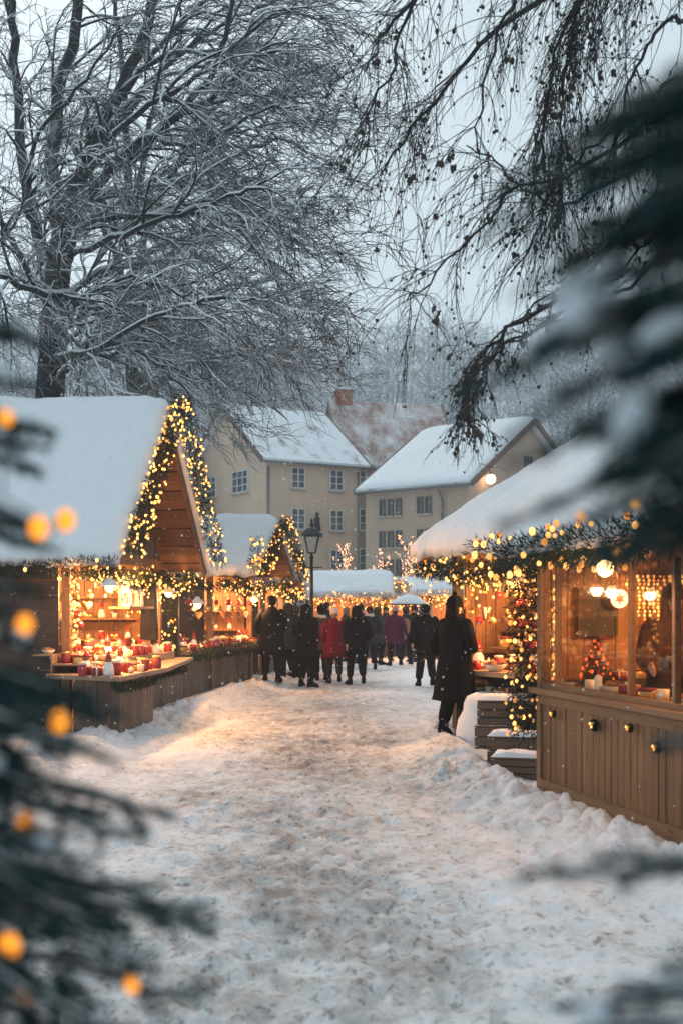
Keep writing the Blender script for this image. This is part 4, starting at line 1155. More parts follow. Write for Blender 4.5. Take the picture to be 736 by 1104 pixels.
    for i, (z_, a, b, yo) in enumerate(lv_z):
        fold = .05 * max(0, (1.0 - z_)) if hem < .8 else .012
        rows.append([(a * (1 + fold * math.sin(5 * t + x) + .035 * math.sin(z_ * 55 + 2 * t)) * math.cos(t), yo + ln(z_) + b * (1 + fold * math.sin(4 * t + y)) * math.sin(t), z_ + (.01 * math.sin(3 * t + x) if i > 6 else 0)) for t in [2 * math.pi * k / n for k in range(n)]])
    m.rings(rows)
    for sd, (sh, el, wr, pal, dr) in zip((-1, 1), hands):
        pts = resample([J(sd * .13, 0, 1.43), J(sd * .20, 0, 1.385), el, wr + dr * .01], 11)
        m.tube(pts, [.065, .10, .105, .098, .092, .088, .084, .080, .074, .070, .066], 10)
    m.build('coat', coat, root, True)
    if glove:
        for sd, (sh, el, wr, pal, dr) in zip((-1, 1), hands): 
            m = MB(); m.ball(pal, .05, 1, (.8, 1, 1.2)); m.build('glove', glove, root, True)
    if scarf:
        m = MB(); pts = [(.094 * math.cos(t), .09 * math.sin(t) + ln(1.5), 1.52 + .012 * math.sin(2 * t)) for t in [2 * math.pi * k / 14 for k in range(15)]]
        m.tube(pts, .043, 8); m.tube([(.05, .10 + ln(1.5), 1.49), (.06, .15 + ln(1.4), 1.36), (.06, .16 + ln(1.2), 1.20)], [.035, .04, .038], 7); m.build('scarf', scarf, root, True)
    if apron:
        m = MB(); rows = []
        for z_, a, b in ((1.36, .10, .150), (1.15, .17, .156), (1.0, .20, .168), (.75, .22, .19), (.60, .22, .20)):
            rows.append([(a * math.sin(q), ln(z_) + (b + .006) * math.cos(q * .8), z_) for q in [-1 + k * .2 for k in range(11)]] + [(a * math.sin(q) * .98, ln(z_) + (b - .006) * math.cos(q * .8), z_) for q in [1 - k * .2 for k in range(11)]])
        m.rings(rows); m.build('apron', apron, root, True)
    if bag == 'back':
        m = MB(); rows = [[(a * math.cos(t), -.20 + b * math.sin(t), z_) for t in [2 * math.pi * k / 12 for k in range(12)]] for z_, a, b in ((.98, .10, .05), (1.02, .15, .085), (1.2, .155, .10), (1.36, .14, .08), (1.42, .08, .04))]
        m.rings(rows); bg = m.build('backpack', TANC, root, True)
    if bag == 'hand':
        e = hands[1][3]; m = MB(); m.box(e.x - .05, e.x + .05, e.y - .14, e.y + .14, e.z - .45, e.z - .14)
        bg = m.build('bag', REDDARK, root, False, .02); m = MB(); m.tube([(e.x, e.y - .09, e.z - .15), (e.x, e.y - .03, e.z - .01), (e.x, e.y + .03, e.z - .01), (e.x, e.y + .09, e.z - .15)], .008, 5); m.build('handle', REDDARK, bg, True)
    return root
def P(px, d, *a, **k): return person((px - 368) / F_PX * d, d, *a, **k)
P(293, 26.6, R(-4), 1.80, 'tall person in a long black coat and dark cap nearest the second stall\'s counter', BLACK, .55, hat='cap', hatm=BLACK, arms=('pocket', 'phone'))
P(310, 28.6, R(48), 1.68, 'person in a charcoal jacket and dark beanie just behind the tall black-coated one', CHAR, .70, hat='hood', hatm=CHAR)
P(318, 30.2, R(60), 1.70, 'dark-haired person in navy coat facing the second stall', NAVY, .62, hat='beanie', hatm=OLIVE)
P(330.5, 26.9, R(-34), 1.75, 'person in a black coat with raised hood beside the crimson-coated woman', BLACK, .62, hat='hood', hatm=BLACK, arms=('fold', 'pocket'), stride=.05)
P(346, 29.4, R(12), 1.72, 'person in brown jacket carrying a dark red shopping bag', BROWN, .72, arms=('pocket', 'down'), scarf=WOOLW, bag='hand', hat='beanie', hatm=BLACK)
P(360, 28.4, R(8), 1.66, 'woman in a crimson coat and cream wool hat, seen from behind', CRIM, .62, legs=CHAR, hat='beanie', hatm=WOOLW, hair=HAIRG, stride=.07, flare=.3, arms=('pocket', 'swing_f'))
P(384, 27.6, R(14), 1.72, 'person in short black padded jacket walking next to the crimson coat', BLACK, .66, hat='hood', hatm=BLACK, stride=.10, arms=('swing_b', 'pocket'))
P(398, 34.5, R(20), 1.72, 'person in charcoal coat with pale scarf among the far crowd', CHAR, .66, scarf=WOOLW)
P(407, 37.5, R(-60), 1.70, 'person in an olive parka with hood up among the far crowd', OLIVE, .72, hat='hood', hatm=OLIVE)
P(389, 38.0, R(170), 1.74, 'person in navy coat coming this way out of the far crowd', NAVY, .74, hat='beanie', hatm=CHAR)
P(373, 38.8, R(80), 1.68, 'fair-haired person in brown coat by the low stall\'s lights', BROWN, .70, hair=HAIRG, long_hair=True)
P(352, 38.6, R(-30), 1.75, 'person in black coat at the low stall\'s counter', BLACK, .70, hat='cap', hatm=CHAR)
P(425.5, 36.0, R(10), 1.66, 'woman in a magenta coat and pink hat, walking away', MAG, .68, legs=NAVY, hat='beanie', hatm=PINK, stride=.12, hair=HAIRB, arms=('swing_f', 'swing_b'))
P(437, 37.2, R(-8), 1.72, 'person in dark jacket wearing a tan backpack', CHAR, .80, bag='back', hat='beanie', hatm=BROWN)
P(416, 40.0, R(190), 1.72, 'person in olive jacket facing this way near the narrow stall', OLIVE, .80, arms=('fold', 'fold'))
P(446, 38.9, R(120), 1.70, 'person in black coat by the tilted-roof stall', BLACK, .68, hat='beanie', hatm=CRIM)
P(458.5, 26.8, R(-6), 1.76, 'man in black jacket walking away alone down the middle of the lane', BLACK, .74, stride=.16, arms=('swing_b', 'swing_f'), hair=HAIRD)
P(490, 15.75, R(-48), 1.72, 'dark-haired person in a bulky long black coat at the long open stall', BLACK, .46, hat='beanie', hatm=BLACK, hair=HAIRD, long_hair=True, flare=.30, arms=('pocket', 'fold'), lv=2, scarf=BLACK)
P(502, 17.6, R(-80), 1.66, 'dark-haired person in charcoal coat behind the bulky black coat', CHAR, .5, hair=HAIRD, long_hair=True)
q = world(s1, (2.75, 1.15, 0)); person(q.x, q.y, R(190), 1.66, 'seller in white apron inside the big gabled stall', BROWN, .8, apron=WHITE, hair=HAIRB, long_hair=True, arms=('reach', 'fold'), z=.06, group='sellers inside the stalls', lv=2)
q = world(s2, (1.6, 1.2, 0)); person(q.x, q.y, R(200), 1.72, 'seller in dark red jumper inside the second stall', CRIM, .82, arms=('reach', 'reach'), z=.06, group='sellers inside the stalls')
q = world(s4, (1.75, 3.2, 0)); person(q.x, q.y, R(110), 1.70, 'seller in brown coat behind the long open stall\'s counter', BROWN, .8, hat='beanie', hatm=CRIM, arms=('reach', 'fold'), z=.06, group='sellers inside the stalls', lv=2)
q = world(kx, (1.02, .80, 0)); person(q.x, q.y, R(165), 1.72, 'seller in brown hooded jacket leaning over the counter inside the glazed kiosk', BROWN, .8, hat='hood', hatm=BROWN, arms=('reach', 'reach'), lean=.30, z=.14, group='sellers inside the stalls', lv=2)

# ------------------------------------------------------------------ goods on the stalls
def proto(name, label, cat, group, parts):
    """parts: (name, builder(mb), material, parent name or None)"""
    t = thing(name, (0, 0, 0), 0, label, cat, group); d = {}
    for nm, fn, mt in parts:
        m = MB(); fn(m); d[nm] = m.build(nm, mt, t, True)
    return t
STORE = []
def place_all(root, protos, spots, label, group, zr=True, sc=(.85, 1.15)):
    for i, p in enumerate(spots):
        pr = protos[i % len(protos)]
        c = copy_tree(pr); c.location = world(root, p); c.rotation_euler = (0, 0, random.uniform(0, 6.28) if zr else root.rotation_euler.z)
        c.scale = (random.uniform(*sc),) * 3
        c['label'] = pr['label'] + ' ' + label; c['group'] = pr['group'] + ' ' + group
def jar(m): m.lathe([(.045, 0), (.052, .02), (.052, .10), (.040, .115)], n=12)
def jlid(m): m.lathe([(.044, .113), (.046, .115), (.046, .138), (.0, .142)], n=12)
def mug(m): m.lathe([(.034, 0), (.042, .01), (.044, .09), (.040, .09), (.036, .02)], n=12)
def mugh(m): m.tube([(.042, 0, .075), (.072, 0, .07), (.075, 0, .035), (.042, 0, .02)], .007, 6)
def tin(m): m.lathe([(.075, 0), (.078, .004), (.078, .075), (.075, .078)], n=16)
def tinl(m): m.lathe([(.080, .072), (.081, .092), (.074, .097), (0, .098)], n=16)
def gift(m): m.box(-.07, .07, -.05, .05, 0, .085)
def ribbon(m): m.box(-.072, .072, -.008, .008, -.0, .088).box(-.008, .008, -.052, .052, 0, .089); m.ball((.018, 0, .098), .018, 1, (1, .6, .6)); m.ball((-.018, 0, .098), .018, 1, (1, .6, .6))
def glass_(m): m.lathe([(.030, 0), (.034, .006), (.037, .07), (.033, .07), (.030, .012)], n=12)
def flame(m): m.lathe([(.0, .012), (.024, .014), (.026, .055), (.006, .06), (.008, .075), (0, .095)], n=10)
def bowl(m): m.lathe([(.05, 0), (.06, .01), (.105, .06), (.098, .06), (.055, .015)], n=16)
def cook(m):
    for k in range(12): m.ball((random.uniform(-.06, .06), random.uniform(-.06, .06), random.uniform(.045, .085)), .028, 1, (1, 1, .6))
def heart(m):
    pts = []
    for k in range(18):
        t = 2 * math.pi * k / 18; pts.append((.0045 * 16 * math.sin(t) ** 3, -.008, .0045 * (13 * math.cos(t) - 5 * math.cos(2 * t) - 2 * math.cos(3 * t) - math.cos(4 * t))))
    m.prism(pts, (0, .016, 0))
def icing(m): m.tube([(.0037 * 16 * math.sin(t) ** 3, -.011, .0037 * (13 * math.cos(t) - 5 * math.cos(2 * t) - 2 * math.cos(3 * t) - math.cos(4 * t))) for t in [2 * math.pi * k / 18 for k in range(19)]], .004, 5)
def bauble(m): m.ball((0, 0, 0), .042, 2)
def bcap(m): m.lathe([(.012, .038), (.012, .052), (.004, .056)], n=8); m.tube([(0, 0, .055), (0, 0, .16)], .0022, 4)
def santa_b(m): m.lathe([(.05, 0), (.055, .02), (.045, .10), (.02, .14)], n=12)
def santa_h(m): m.ball((0, 0, .155), .032, 1); 
def cone_h(m): m.lathe([(.036, .168), (.03, .18), (.004, .25)], n=10)
g_ = 'goods'
JARR = proto('jar', 'red jam jar with pale lid', 'jar', 'red jars', [('body', jar, RED), ('lid', jlid, CREAM)])
JARD = proto('jar', 'dark red jar with gold lid', 'jar', 'dark red jars', [('body', jar, REDDARK), ('lid', jlid, GOLD)])
MUG = proto('mug', 'red glazed mug', 'mug', 'red mugs', [('cup', mug, RED), ('handle', mugh, RED)])
MUGW = proto('mug', 'cream glazed mug', 'mug', 'cream mugs', [('cup', mug, CREAM), ('handle', mugh, CREAM)])
TIN = proto('cookie_tin', 'round gold cookie tin', 'tin', 'cookie tins', [('body', tin, GOLD), ('lid', tinl, REDDARK)])
GIFT = proto('gift_box', 'small dark red gift box with cream ribbon', 'box', 'gift boxes', [('box', gift, REDDARK), ('ribbon', ribbon, CREAM)])
CAND = proto('candle_glass', 'lit candle in a small glass', 'candle', 'lit candles', [('glass', glass_, CREAM), ('flame', flame, CANDLE)])
BOWL = proto('biscuit_bowl', 'cream bowl heaped with biscuits', 'bowl', 'biscuit bowls', [('bowl', bowl, CREAM), ('biscuits', cook, GINGER)])
HEART = proto('gingerbread_heart', 'iced gingerbread heart', 'gingerbread', 'gingerbread hearts', [('heart', heart, GINGER), ('icing', icing, WHITE)])
BAUB = proto('bauble', 'hanging gold bauble', 'bauble', 'gold baubles', [('ball', bauble, GOLD), ('cap', bcap, IRON)])
BAUR = proto('bauble', 'hanging red bauble', 'bauble', 'red baubles', [('ball', bauble, RED), ('cap', bcap, GOLD)])
FIGU = proto('christmas_figurine', 'little wooden figurine with red pointed hat', 'figurine', 'wooden figurines', [('body', santa_b, WHITE), ('head', santa_h, GINGER), ('hat', cone_h, RED)])
allp = [JARR, JARD, MUG, MUGW, TIN, GIFT, CAND, BOWL, HEART, BAUB, BAUR, FIGU]
random.seed(99)
def grid(x0, x1, y0, y1, z, n, sep):
    out = []; tries = 0
    while len(out) < n and tries < 4000:
        tries += 1; p = (random.uniform(x0, x1), random.uniform(y0, y1), z)
        if all((p[0] - q[0]) ** 2 + (p[1] - q[1]) ** 2 > sep * sep for q in out): out.append(p)
    return out
# two stepped display boards on the big stall's counter
def step(root, x0, x1, y0, y1, z0, z1, label):
    t = thing('display_step', world(root, ((x0 + x1) / 2, (y0 + y1) / 2, z0)), root.rotation_euler.z, label, 'display step')
    a, b = (x1 - x0) / 2, (y1 - y0) / 2
    m = MB(); m.box(-a, a, -b, b, z1 - z0 - .02, z1 - z0); m.build('top', WOOD_TOP, t); m = MB(); m.box(-a, a, -b, -b + .02, 0, z1 - z0 - .02); m.build('front', WOOD_TOP, t); return t
step(s1, -.1, 4.6, -.32, .06, .86, .98, 'low wooden step on the big gabled stall\'s counter')
step(s1, -.1, 4.6, .0622, .32, .86, 1.10, 'higher wooden step at the back of the big gabled stall\'s counter')
FULL = [JARR, JARD, GIFT, MUG, CAND, JARR, TIN, MUGW, JARR, FIGU, JARD, BOWL, GIFT, CAND]
place_all(s1, FULL, grid(-.55, 1.45, -.92, -.40, .861, 40, .125), 'at the front of the big stall\'s counter', 'on the big gabled stall\'s counter front', sc=(.95, 1.35))
place_all(s1, FULL[3:] + FULL[:3], grid(0, 4.5, -.28, .0, .981, 40, .125), 'on the big stall\'s low step', 'on the big gabled stall\'s low step', sc=(.95, 1.4))
place_all(s1, [JARR, CAND, TIN, JARD, CAND, FIGU, BOWL], grid(0, 4.5, .10, .28, 1.101, 26, .12), 'on the big stall\'s high step', 'on the big gabled stall\'s high step')
place_all(s1, [FIGU, TIN, JARR, CAND, MUGW], [(4.52, .45 + .22 * k, z) for z in (1.181, 1.531) for k in range(13)], 'on the big stall\'s far shelf', 'on the big gabled stall\'s far shelf')
place_all(s1, [JARD, TIN, CAND, GIFT], [(.8 + .28 * k, 4.38, z) for z in (1.181, 1.631) for k in range(12)], 'on the big stall\'s back shelf', 'on the big gabled stall\'s back shelf')
place_all(s1, [BAUB, BAUR, BAUB, HEART], [(.42 + .16 * (k % 5), -.06 + .14 * (k // 5), 1.86 - .13 * ((k * 7) % 4)) for k in range(15)], 'by the big stall\'s near post', 'by the big gabled stall\'s near post')
place_all(s1, [HEART, BAUR, BAUB], [(3.3 + .17 * k, .15, 1.78 - .08 * (k % 3)) for k in range(8)], 'over the big stall\'s counter', 'over the big gabled stall\'s counter')
place_all(s2, FULL, grid(-1.9, 4.0, -.16, .44, .911, 70, .16), 'on the second stall\'s counter', 'on the second stall\'s counter', sc=(.95, 1.5))
place_all(s2, [FIGU, CAND, TIN], [(3.52, .4 + .3 * k, z) for z in (1.231, 1.631) for k in range(9)], 'on the second stall\'s shelf', 'on the second stall\'s shelf')
place_all(s2, [BAUR, BAUB, HEART], [(-1.4 + .33 * k, -.05, 1.80 - .12 * (k % 3)) for k in range(16)], 'over the second stall\'s counter', 'over the second stall\'s counter', sc=(1.1, 1.5))
place_all(s3, [JARR, CAND, GIFT, TIN], grid(.1, 2.6, -.14, .4, .911, 18, .18), 'on the little third stall\'s counter', 'on the third stall\'s counter', sc=(1.1, 1.5))
place_all(s4, [BOWL, MUGW, CAND, TIN, MUG, BOWL, FIGU, JARR], grid(.16, .80, .3, 4.65, .911, 46, .17), 'on the long open stall\'s counter', 'on the long open stall\'s counter', sc=(1.1, 1.6))
place_all(s4, [BOWL, MUGW, BOWL, GIFT], [(.30, 2.45 + .27 * k, .621) for k in range(8)], 'on the long stall\'s low shelf', 'on the long open stall\'s low shelf', sc=(.9, 1.2))
place_all(s4, [CAND, FIGU, TIN, JARR], [(1.43, .5 + .27 * k, z) for z in (1.331, 1.781) for k in range(15)], 'on the long stall\'s back shelf', 'on the long open stall\'s back shelf')
step(s4, .86, 1.10, .4, 4.7, .85, 1.18, 'lower display step of the long open stall')
step(s4, 1.1022, 1.2978, .4, 4.7, .85, 1.42, 'upper display step of the long open stall')
place_all(s4, [FIGU, BOWL, JARR, CAND, TIN], [(.97, .6 + .27 * k, 1.181) for k in range(15)], 'on the long stall\'s lower step', 'on the long stall\'s lower step', sc=(1.1, 1.5))
place_all(s4, [CAND, MUGW, FIGU, GIFT, JARD], [(1.19, .6 + .27 * k, 1.421) for k in range(15)], 'on the long stall\'s upper step', 'on the long stall\'s upper step', sc=(1.1, 1.4))
place_all(s4, [HEART, BAUB, BAUR], [(.22 + .22 * (k % 3), .9 + .16 * k, 1.86 - .11 * (k % 4)) for k in range(24)], 'under the long open stall\'s eave', 'under the long open stall\'s eave', sc=(1, 1.4))
for b_, nm in ((b1, 'low stall closing the lane'), (b2, 'narrow stall at the lane\'s end'), (b3, 'tilted-roof stall')):
    W = 2.6 if b_ is b1 else 1.15 if b_ is b2 else 2.05
    place_all(b_, [JARR, TIN, GIFT, CAND], [(.3 + .2 * (k % 2), .15 + (W - .3) * k / 9, .951) for k in range(10)], 'on the ' + nm, 'on the ' + nm, sc=(1.2, 1.6))
place_all(kx, [BOWL, GIFT, TIN, MUGW], [(.25, .20, .986), (.33, .62, 1.051), (.18, .86, 1.051), (.75, .16, .986), (1.05, .24, .986), (1.42, .2, .986), (1.7, .22, .986), (2.0, .2, .986), (2.3, .22, .986)], 'inside the glazed kiosk', 'inside the glazed kiosk')
for p in allp:
    for c in list(p.children): bpy.data.objects.remove(c)
    bpy.data.objects.remove(p)
# two white house-shaped lanterns on the hanging shelf
def lantern(p, label):
    t = thing('candle_lantern', p, s1.rotation_euler.z, label, 'lantern')
    m = MB(); m.lathe([(.10, 0), (.105, .02), (.09, .03)], n=6); m.build('base', WHITE, t)
    m = MB()
    for k in range(6):
        a = math.pi * 2 * k / 6; m.bar((.088 * math.cos(a), .088 * math.sin(a), .03), (.088 * math.cos(a), .088 * math.sin(a), .21), .014, .014)
    m.build('frame', WHITE, t)
    m = MB(); m.lathe([(.112, .20), (.115, .215), (.05, .31), (.02, .33), (.02, .35)], n=6); m.build('roof', WHITE, t); m = MB(); m.tube([(0, -.03, .35), (0, -.02, .39), (0, .02, .39), (0, .03, .35)], .006, 5); m.build('handle', WHITE, t)
    m = MB(); m.lathe([(.03, .03), (.03, .12), (.008, .125), (.012, .14), (0, .17)], n=10); m.build('candle', CANDLE, t, True)
lantern(world(s1, (2.15, -.22, 1.716)), 'white six-sided lantern at the near end of the hanging shelf')
lantern(world(s1, (2.75, -.22, 1.716)), 'white six-sided lantern at the far end of the hanging shelf')
# dark shawl hanging from the beam
t = thing('hanging_shawl', world(s1, (3.5, -.2, 2.2)), s1.rotation_euler.z + R(40), 'dark grey wool shawl hanging from the big gabled stall\'s beam', 'shawl')
m = MB(); rows = []
for z, w in ((0, .08), (-.12, .16), (-.35, .22), (-.7, .24), (-1.0, .25)):
    rows.append([(w * math.cos(a) * (1 + .12 * math.sin(5 * a)), .10 * math.sin(a) * (1 + .25 * math.sin(6 * a)), z) for a in [2 * math.pi * k / 26 for k in range(26)]])
m.rings(rows); m.build('cloth', GREY, t, True); m = MB(); m.tube([(0, 0, 0), (0, 0, .06), (.02, 0, .09)], .008, 5); m.build('hook', IRON, t)

# things inside and on the kiosk
t = thing('blackboard', world(kx, (.05, .52, 1.46)), kx.rotation_euler.z + R(90), 'black chalkboard hung on the glazed kiosk\'s end wall', 'board')
m = MB(); m.box(-.17, .17, -.03, -.015, 0, .40); m.build('board', BLACKBOARD, t); m = MB()
for a in ((-.19, -.17, 0, .40), (.17, .19, 0, .40), (-.19, .19, -.02, 0), (-.19, .19, .40, .42)): m.box(a[0], a[1], -.04, -.012, a[2], a[3])
m.build('frame', WOOD_DARK, t)
t = thing('star_lantern', world(kx, (.18, .68, 1.78)), kx.rotation_euler.z + R(90), 'round white lit disc with an orange star inside the glazed kiosk', 'ornament')
m = MB(); m.prism([(.085 * math.cos(a), -.012, .085 * math.sin(a)) for a in [2 * math.pi * k / 28 for k in range(28)]], (0, .024, 0)); m.build('disc', m_emit('disc_glow', (1, .72, .42), 1.5, False), t)
m = MB(); m.prism([((.058 if k % 2 == 0 else .025) * math.sin(2 * math.pi * k / 12), -.020, (.058 if k % 2 == 0 else .025) * math.cos(2 * math.pi * k / 12)) for k in range(12)], (0, .006, 0)); m.build('star', m_plain('star_orange', (.55, .10, .015), .5), t)
m = MB(); m.tube([(.086 * math.cos(a), 0, .086 * math.sin(a)) for a in [2 * math.pi * k / 24 for k in range(25)]], .009, 6, False); m.tube([(0, 0, .09), (0, 0, .33)], .003, 4); m.build('rim', REDDARK, t, True)
t = thing('light_curtain', world(kx, (.22, .95, 2.0)), kx.rotation_euler.z + R(90), 'waterfall of tiny warm lights hanging inside the glazed kiosk', 'string lights')
m = MB(); pts = []
for k in range(9):
    x = -.2 + .05 * k; L = [.22, .3, .42, .44, .46, .36, .46, .42, .26][k]
    m.tube([(x, 0, 0), (x + .004, 0, -L)], .002, 4)
    for j in range(int(L / .035)): pts.append((x + random.uniform(-.012, .012), random.uniform(-.012, .012), -.02 - .035 * j))
m.tube([(-.22, 0, 0), (.22, 0, 0)], .004, 5); m.build('wire', IRON, t); add_bulbs(t, pts, .011)
t = thing('light_string', world(kx, (.23, .05, 2.0)), kx.rotation_euler.z, 'upright string of warm lights in the glazed kiosk\'s narrow corner pane', 'string lights')
m = MB(); m.tube([(0, 0, 0), (0, 0, -.95)], .003, 4); m.build('wire', IRON, t); add_bulbs(t, [(random.uniform(-.03, .03), random.uniform(-.02, .02), -.02 - .93 * k / 46) for k in range(46)], .011)
t = thing('small_christmas_tree', world(kx, (.45, .34, .987)), 0, 'small dark fir with red baubles standing on the glazed kiosk\'s counter', 'christmas tree')
m = MB()
for k in range(1500):
    z = .07 + .38 * random.random() ** 1.3; a = random.uniform(0, 6.28); r = (.47 - z) * .38
    d = V((math.cos(a), math.sin(a), -.2)); c = V((0, 0, z)) + d * r * random.random(); s_ = d.cross(rvec()).normalized() * .003
    m.tri(c - s_, c + s_, c + (d + rvec(.5)) * .05)
m.build('crown', FIR, t); m = MB(); m.tube([(0, 0, .0), (0, 0, .42)], [.014, .004], 6); m.build('trunk', BARK_BIRCH, t); m = MB(); m.lathe([(.04, 0), (.055, .07), (.05, .07), (.04, .01)], n=12); m.build('pot', REDDARK, t, True)
RB = m_emit('red_bulb', (1, .12, .03), 1.4, False)
add_bulbs(t, [((.47 - z) * .40 * math.cos(a), (.47 - z) * .40 * math.sin(a), z) for z, a in [(.09 + .34 * k / 34, k * 2.4) for k in range(34)]], .011, RB)
t = thing('wall_sign', world(kx, (.045, 1.32, 1.78)), kx.rotation_euler.z + R(90), 'small yellow lit notice on the glazed kiosk\'s end wall', 'sign')
m = MB(); m.box(-.09, .09, -.03, -.01, 0, .22); m.build('panel', m_emit('sign_glow', (.85, .62, .10), .8, False), t)
m = MB()
for k in range(5): m.box(-.06, .06 - .03 * (k % 2), -.034, -.031, .03 + .036 * k, .045 + .036 * k)
m.build('marks', IRON, t)
t = thing('display_shelf', world(kx, (.05, .2, .986)), kx.rotation_euler.z, 'wooden display tray at the glazed kiosk\'s end wall', 'tray')
m = MB(); m.box(0, .42, .22, 1.2, 0, .06).box(0, .02, .22, 1.2, .06, .09).box(.4, .42, .22, 1.2, .06, .09); m.build('tray', WOOD_DARK, t)
t = thing('sauce_bottle', world(kx, (1.0, .12, .986)), 0, 'white bottle standing behind the glazed kiosk\'s glass', 'bottle')
m = MB(); m.lathe([(.03, 0), (.034, .01), (.034, .13), (.014, .16)], n=14); m.build('body', WHITE, t, True); m = MB(); m.lathe([(.013, .158), (.013, .18), (.004, .20)], n=10); m.build('cap', RED, t, True)
def ornament(x, z, lb, big):
    t = thing('door_ornament', world(kx, (x, -.04, z)), kx.rotation_euler.z, lb, 'ornament')
    m = foliage([[(0.045 * math.cos(a) * big, -.012, .045 * math.sin(a) * big) for a in [2 * math.pi * k / 12 for k in range(13)]]], .02 * big, 3200, .03 * big, .004); m.build('sprig', FIR, t)
    m = MB(); m.ball((0, -.03, 0), .020 * big, 1); m.ball((.03 * big, -.03, .03 * big), .015 * big, 1); m.build('bauble', GOLD, t, True)
    add_bulbs(t, [(-.02 * big, -.045, .02 * big), (.01, -.045, -.02 * big)], .009)
ornament(.46, .78, 'little fir sprig pinned high on the kiosk boards near its corner', .4)
ornament(1.32, .76, 'larger fir sprig with gold baubles pinned to the kiosk boards', .65)
ornament(1.98, .80, 'small gold-lit sprig beyond the larger one on the kiosk boards', .42)
ornament(2.42, .70, 'pale sprig low on the kiosk boards next to the fir branches', .5)

# crates with snow beside the kiosk
def crate(p, rz, w, d, h, label, snow=.04):
    t = thing('wooden_crate', p, rz, label, 'crate', 'snowy crates beside the kiosk')
    n = 3; m = MB(); s = h / n
    for k in range(n):
        for y in (-d / 2, d / 2): m.box(-w / 2, w / 2, y - .012, y + .012, k * s + .008, (k + 1) * s - .008)
        for x in (-w / 2, w / 2): m.box(x - .012, x + .012, -d / 2 + .013, d / 2 - .013, k * s + .008, (k + 1) * s - .008)
    m.build('slats', WOOD_CRATE, t)
    for x in (-w / 2 + .035, w / 2 - .035):
        for y in (-d / 2 + .03, d / 2 - .03): m = MB(); m.box(x - .02, x + .02, y - .017, y + .017, 0, h); m.build('corner_post', WOOD_CRATE, t)
    m = MB(); m.box(-w / 2 - .01, w / 2 + .01, -d / 2 - .01, d / 2 + .01, h + .001, h + .022); m.build('lid', WOOD_CRATE, t)
    if snow:
        m = MB(); nx = 14; rows = []
        top = []
        for j in range(nx + 1):
            for i in range(nx + 1):
                u, v = 2 * i / nx - 1, 2 * j / nx - 1; e = ((1 - abs(u) ** 6) * (1 - abs(v) ** 6)) ** .5
                top.append((u * (w / 2 + .012), v * (d / 2 + .012), h + .021 + snow * e * (1 + .5 * noise.noise((u * 2 + p[0] * 9, v * 2, p[1])))))
        m.v = top
        for j in range(nx):
            for i in range(nx): a = j * (nx + 1) + i; m.f.append((a, a + 1, a + nx + 2, a + nx + 1))
        m.build('snow_cap', SNOW, t, True)
    return t
def G(px, d): x = (px - 368) / F_PX * d; return (x, d, hgt(x, d) - .04)
a = G(538, 14.7); crate(a, R(-12), .52, .42, .33, 'wide lower crate under another next to the bulky black coat', 0)
crate((a[0] + .01, a[1] + .03, a[2] + .352), R(-8), .50, .40, .27, 'snow-topped crate resting on the wide lower crate', .06)
a = G(556, 12.9); crate(a, R(-14), .46, .36, .22, 'lowest step-like crate at the foot of the fir column', .05)
a = G(556, 13.45); crate(a, R(-14), .56, .36, .40, 'taller crate just behind the lowest step-like crate', .05)
a = G(522, 15.2); m = MB(); m.ball((0, 0, .18), .42, 2, (.75, .8, 1.15), .04)
m.v = [(x * (1 + .25 * noise.noise((x * 4, y * 4, z * 4))), y * (1 + .25 * noise.noise((x * 4 + 9, y * 4, z * 4))), z) for x, y, z in m.v]
o = m.build('snow_heap', SNOW, None, True); o.location = (a[0], a[1] + .15, a[2]); tag(o, 'rounded heap of shovelled snow against the stacked crates', 'snow heap')

# street lamp
lx = at(336, 590, 32)
t = thing('street_lamp', (lx.x, lx.y, hgt(lx.x, lx.y) - .05), 0, 'old-fashioned black lamp post with glass lantern above the crowd', 'street lamp')
m = MB(); m.lathe([(.16, 0), (.16, .12), (.11, .2), (.10, .7), (.06, .8), (.048, 1.6), (.042, 2.95), (.07, 2.98), (.03, 3.02), (.03, 3.08)], n=12); m.tube([(-.26, 0, 2.72), (.26, 0, 2.72)], .016, 6); m.build('post', IRON, t, True)
m = MB()
for k in range(4):
    a = math.pi / 4 + math.pi / 2 * k; a2 = a + math.pi / 2
    m.bar((.13 * math.cos(a), .13 * math.sin(a), 3.09), (.25 * math.cos(a), .25 * math.sin(a), 3.52), .026, .026)
    m.bar((.25 * math.cos(a), .25 * math.sin(a), 3.52), (.25 * math.cos(a2), .25 * math.sin(a2), 3.52), .03, .03)
    m.bar((.13 * math.cos(a), .13 * math.sin(a), 3.09), (.13 * math.cos(a2), .13 * math.sin(a2), 3.09), .026, .026)
m.build('lantern_frame', IRON, t)
m = MB(); m.rings([[(r * math.cos(math.pi / 4 + math.pi / 2 * k), r * math.sin(math.pi / 4 + math.pi / 2 * k), z) for k in range(4)] for r, z in ((.12, 3.10), (.235, 3.50))]); m.build('lantern_glass', m_plain('frosted_glass', (.42, .44, .42), .25), t)
m = MB(); m.lathe([(.29, 3.53), (.27, 3.57), (.12, 3.72), (.05, 3.76), (.05, 3.82), (.02, 3.9)], n=4); m.lathe([(.03, 3.88), (.035, 3.92), (0, 3.98)], n=8); m.build('lantern_roof', IRON, t)
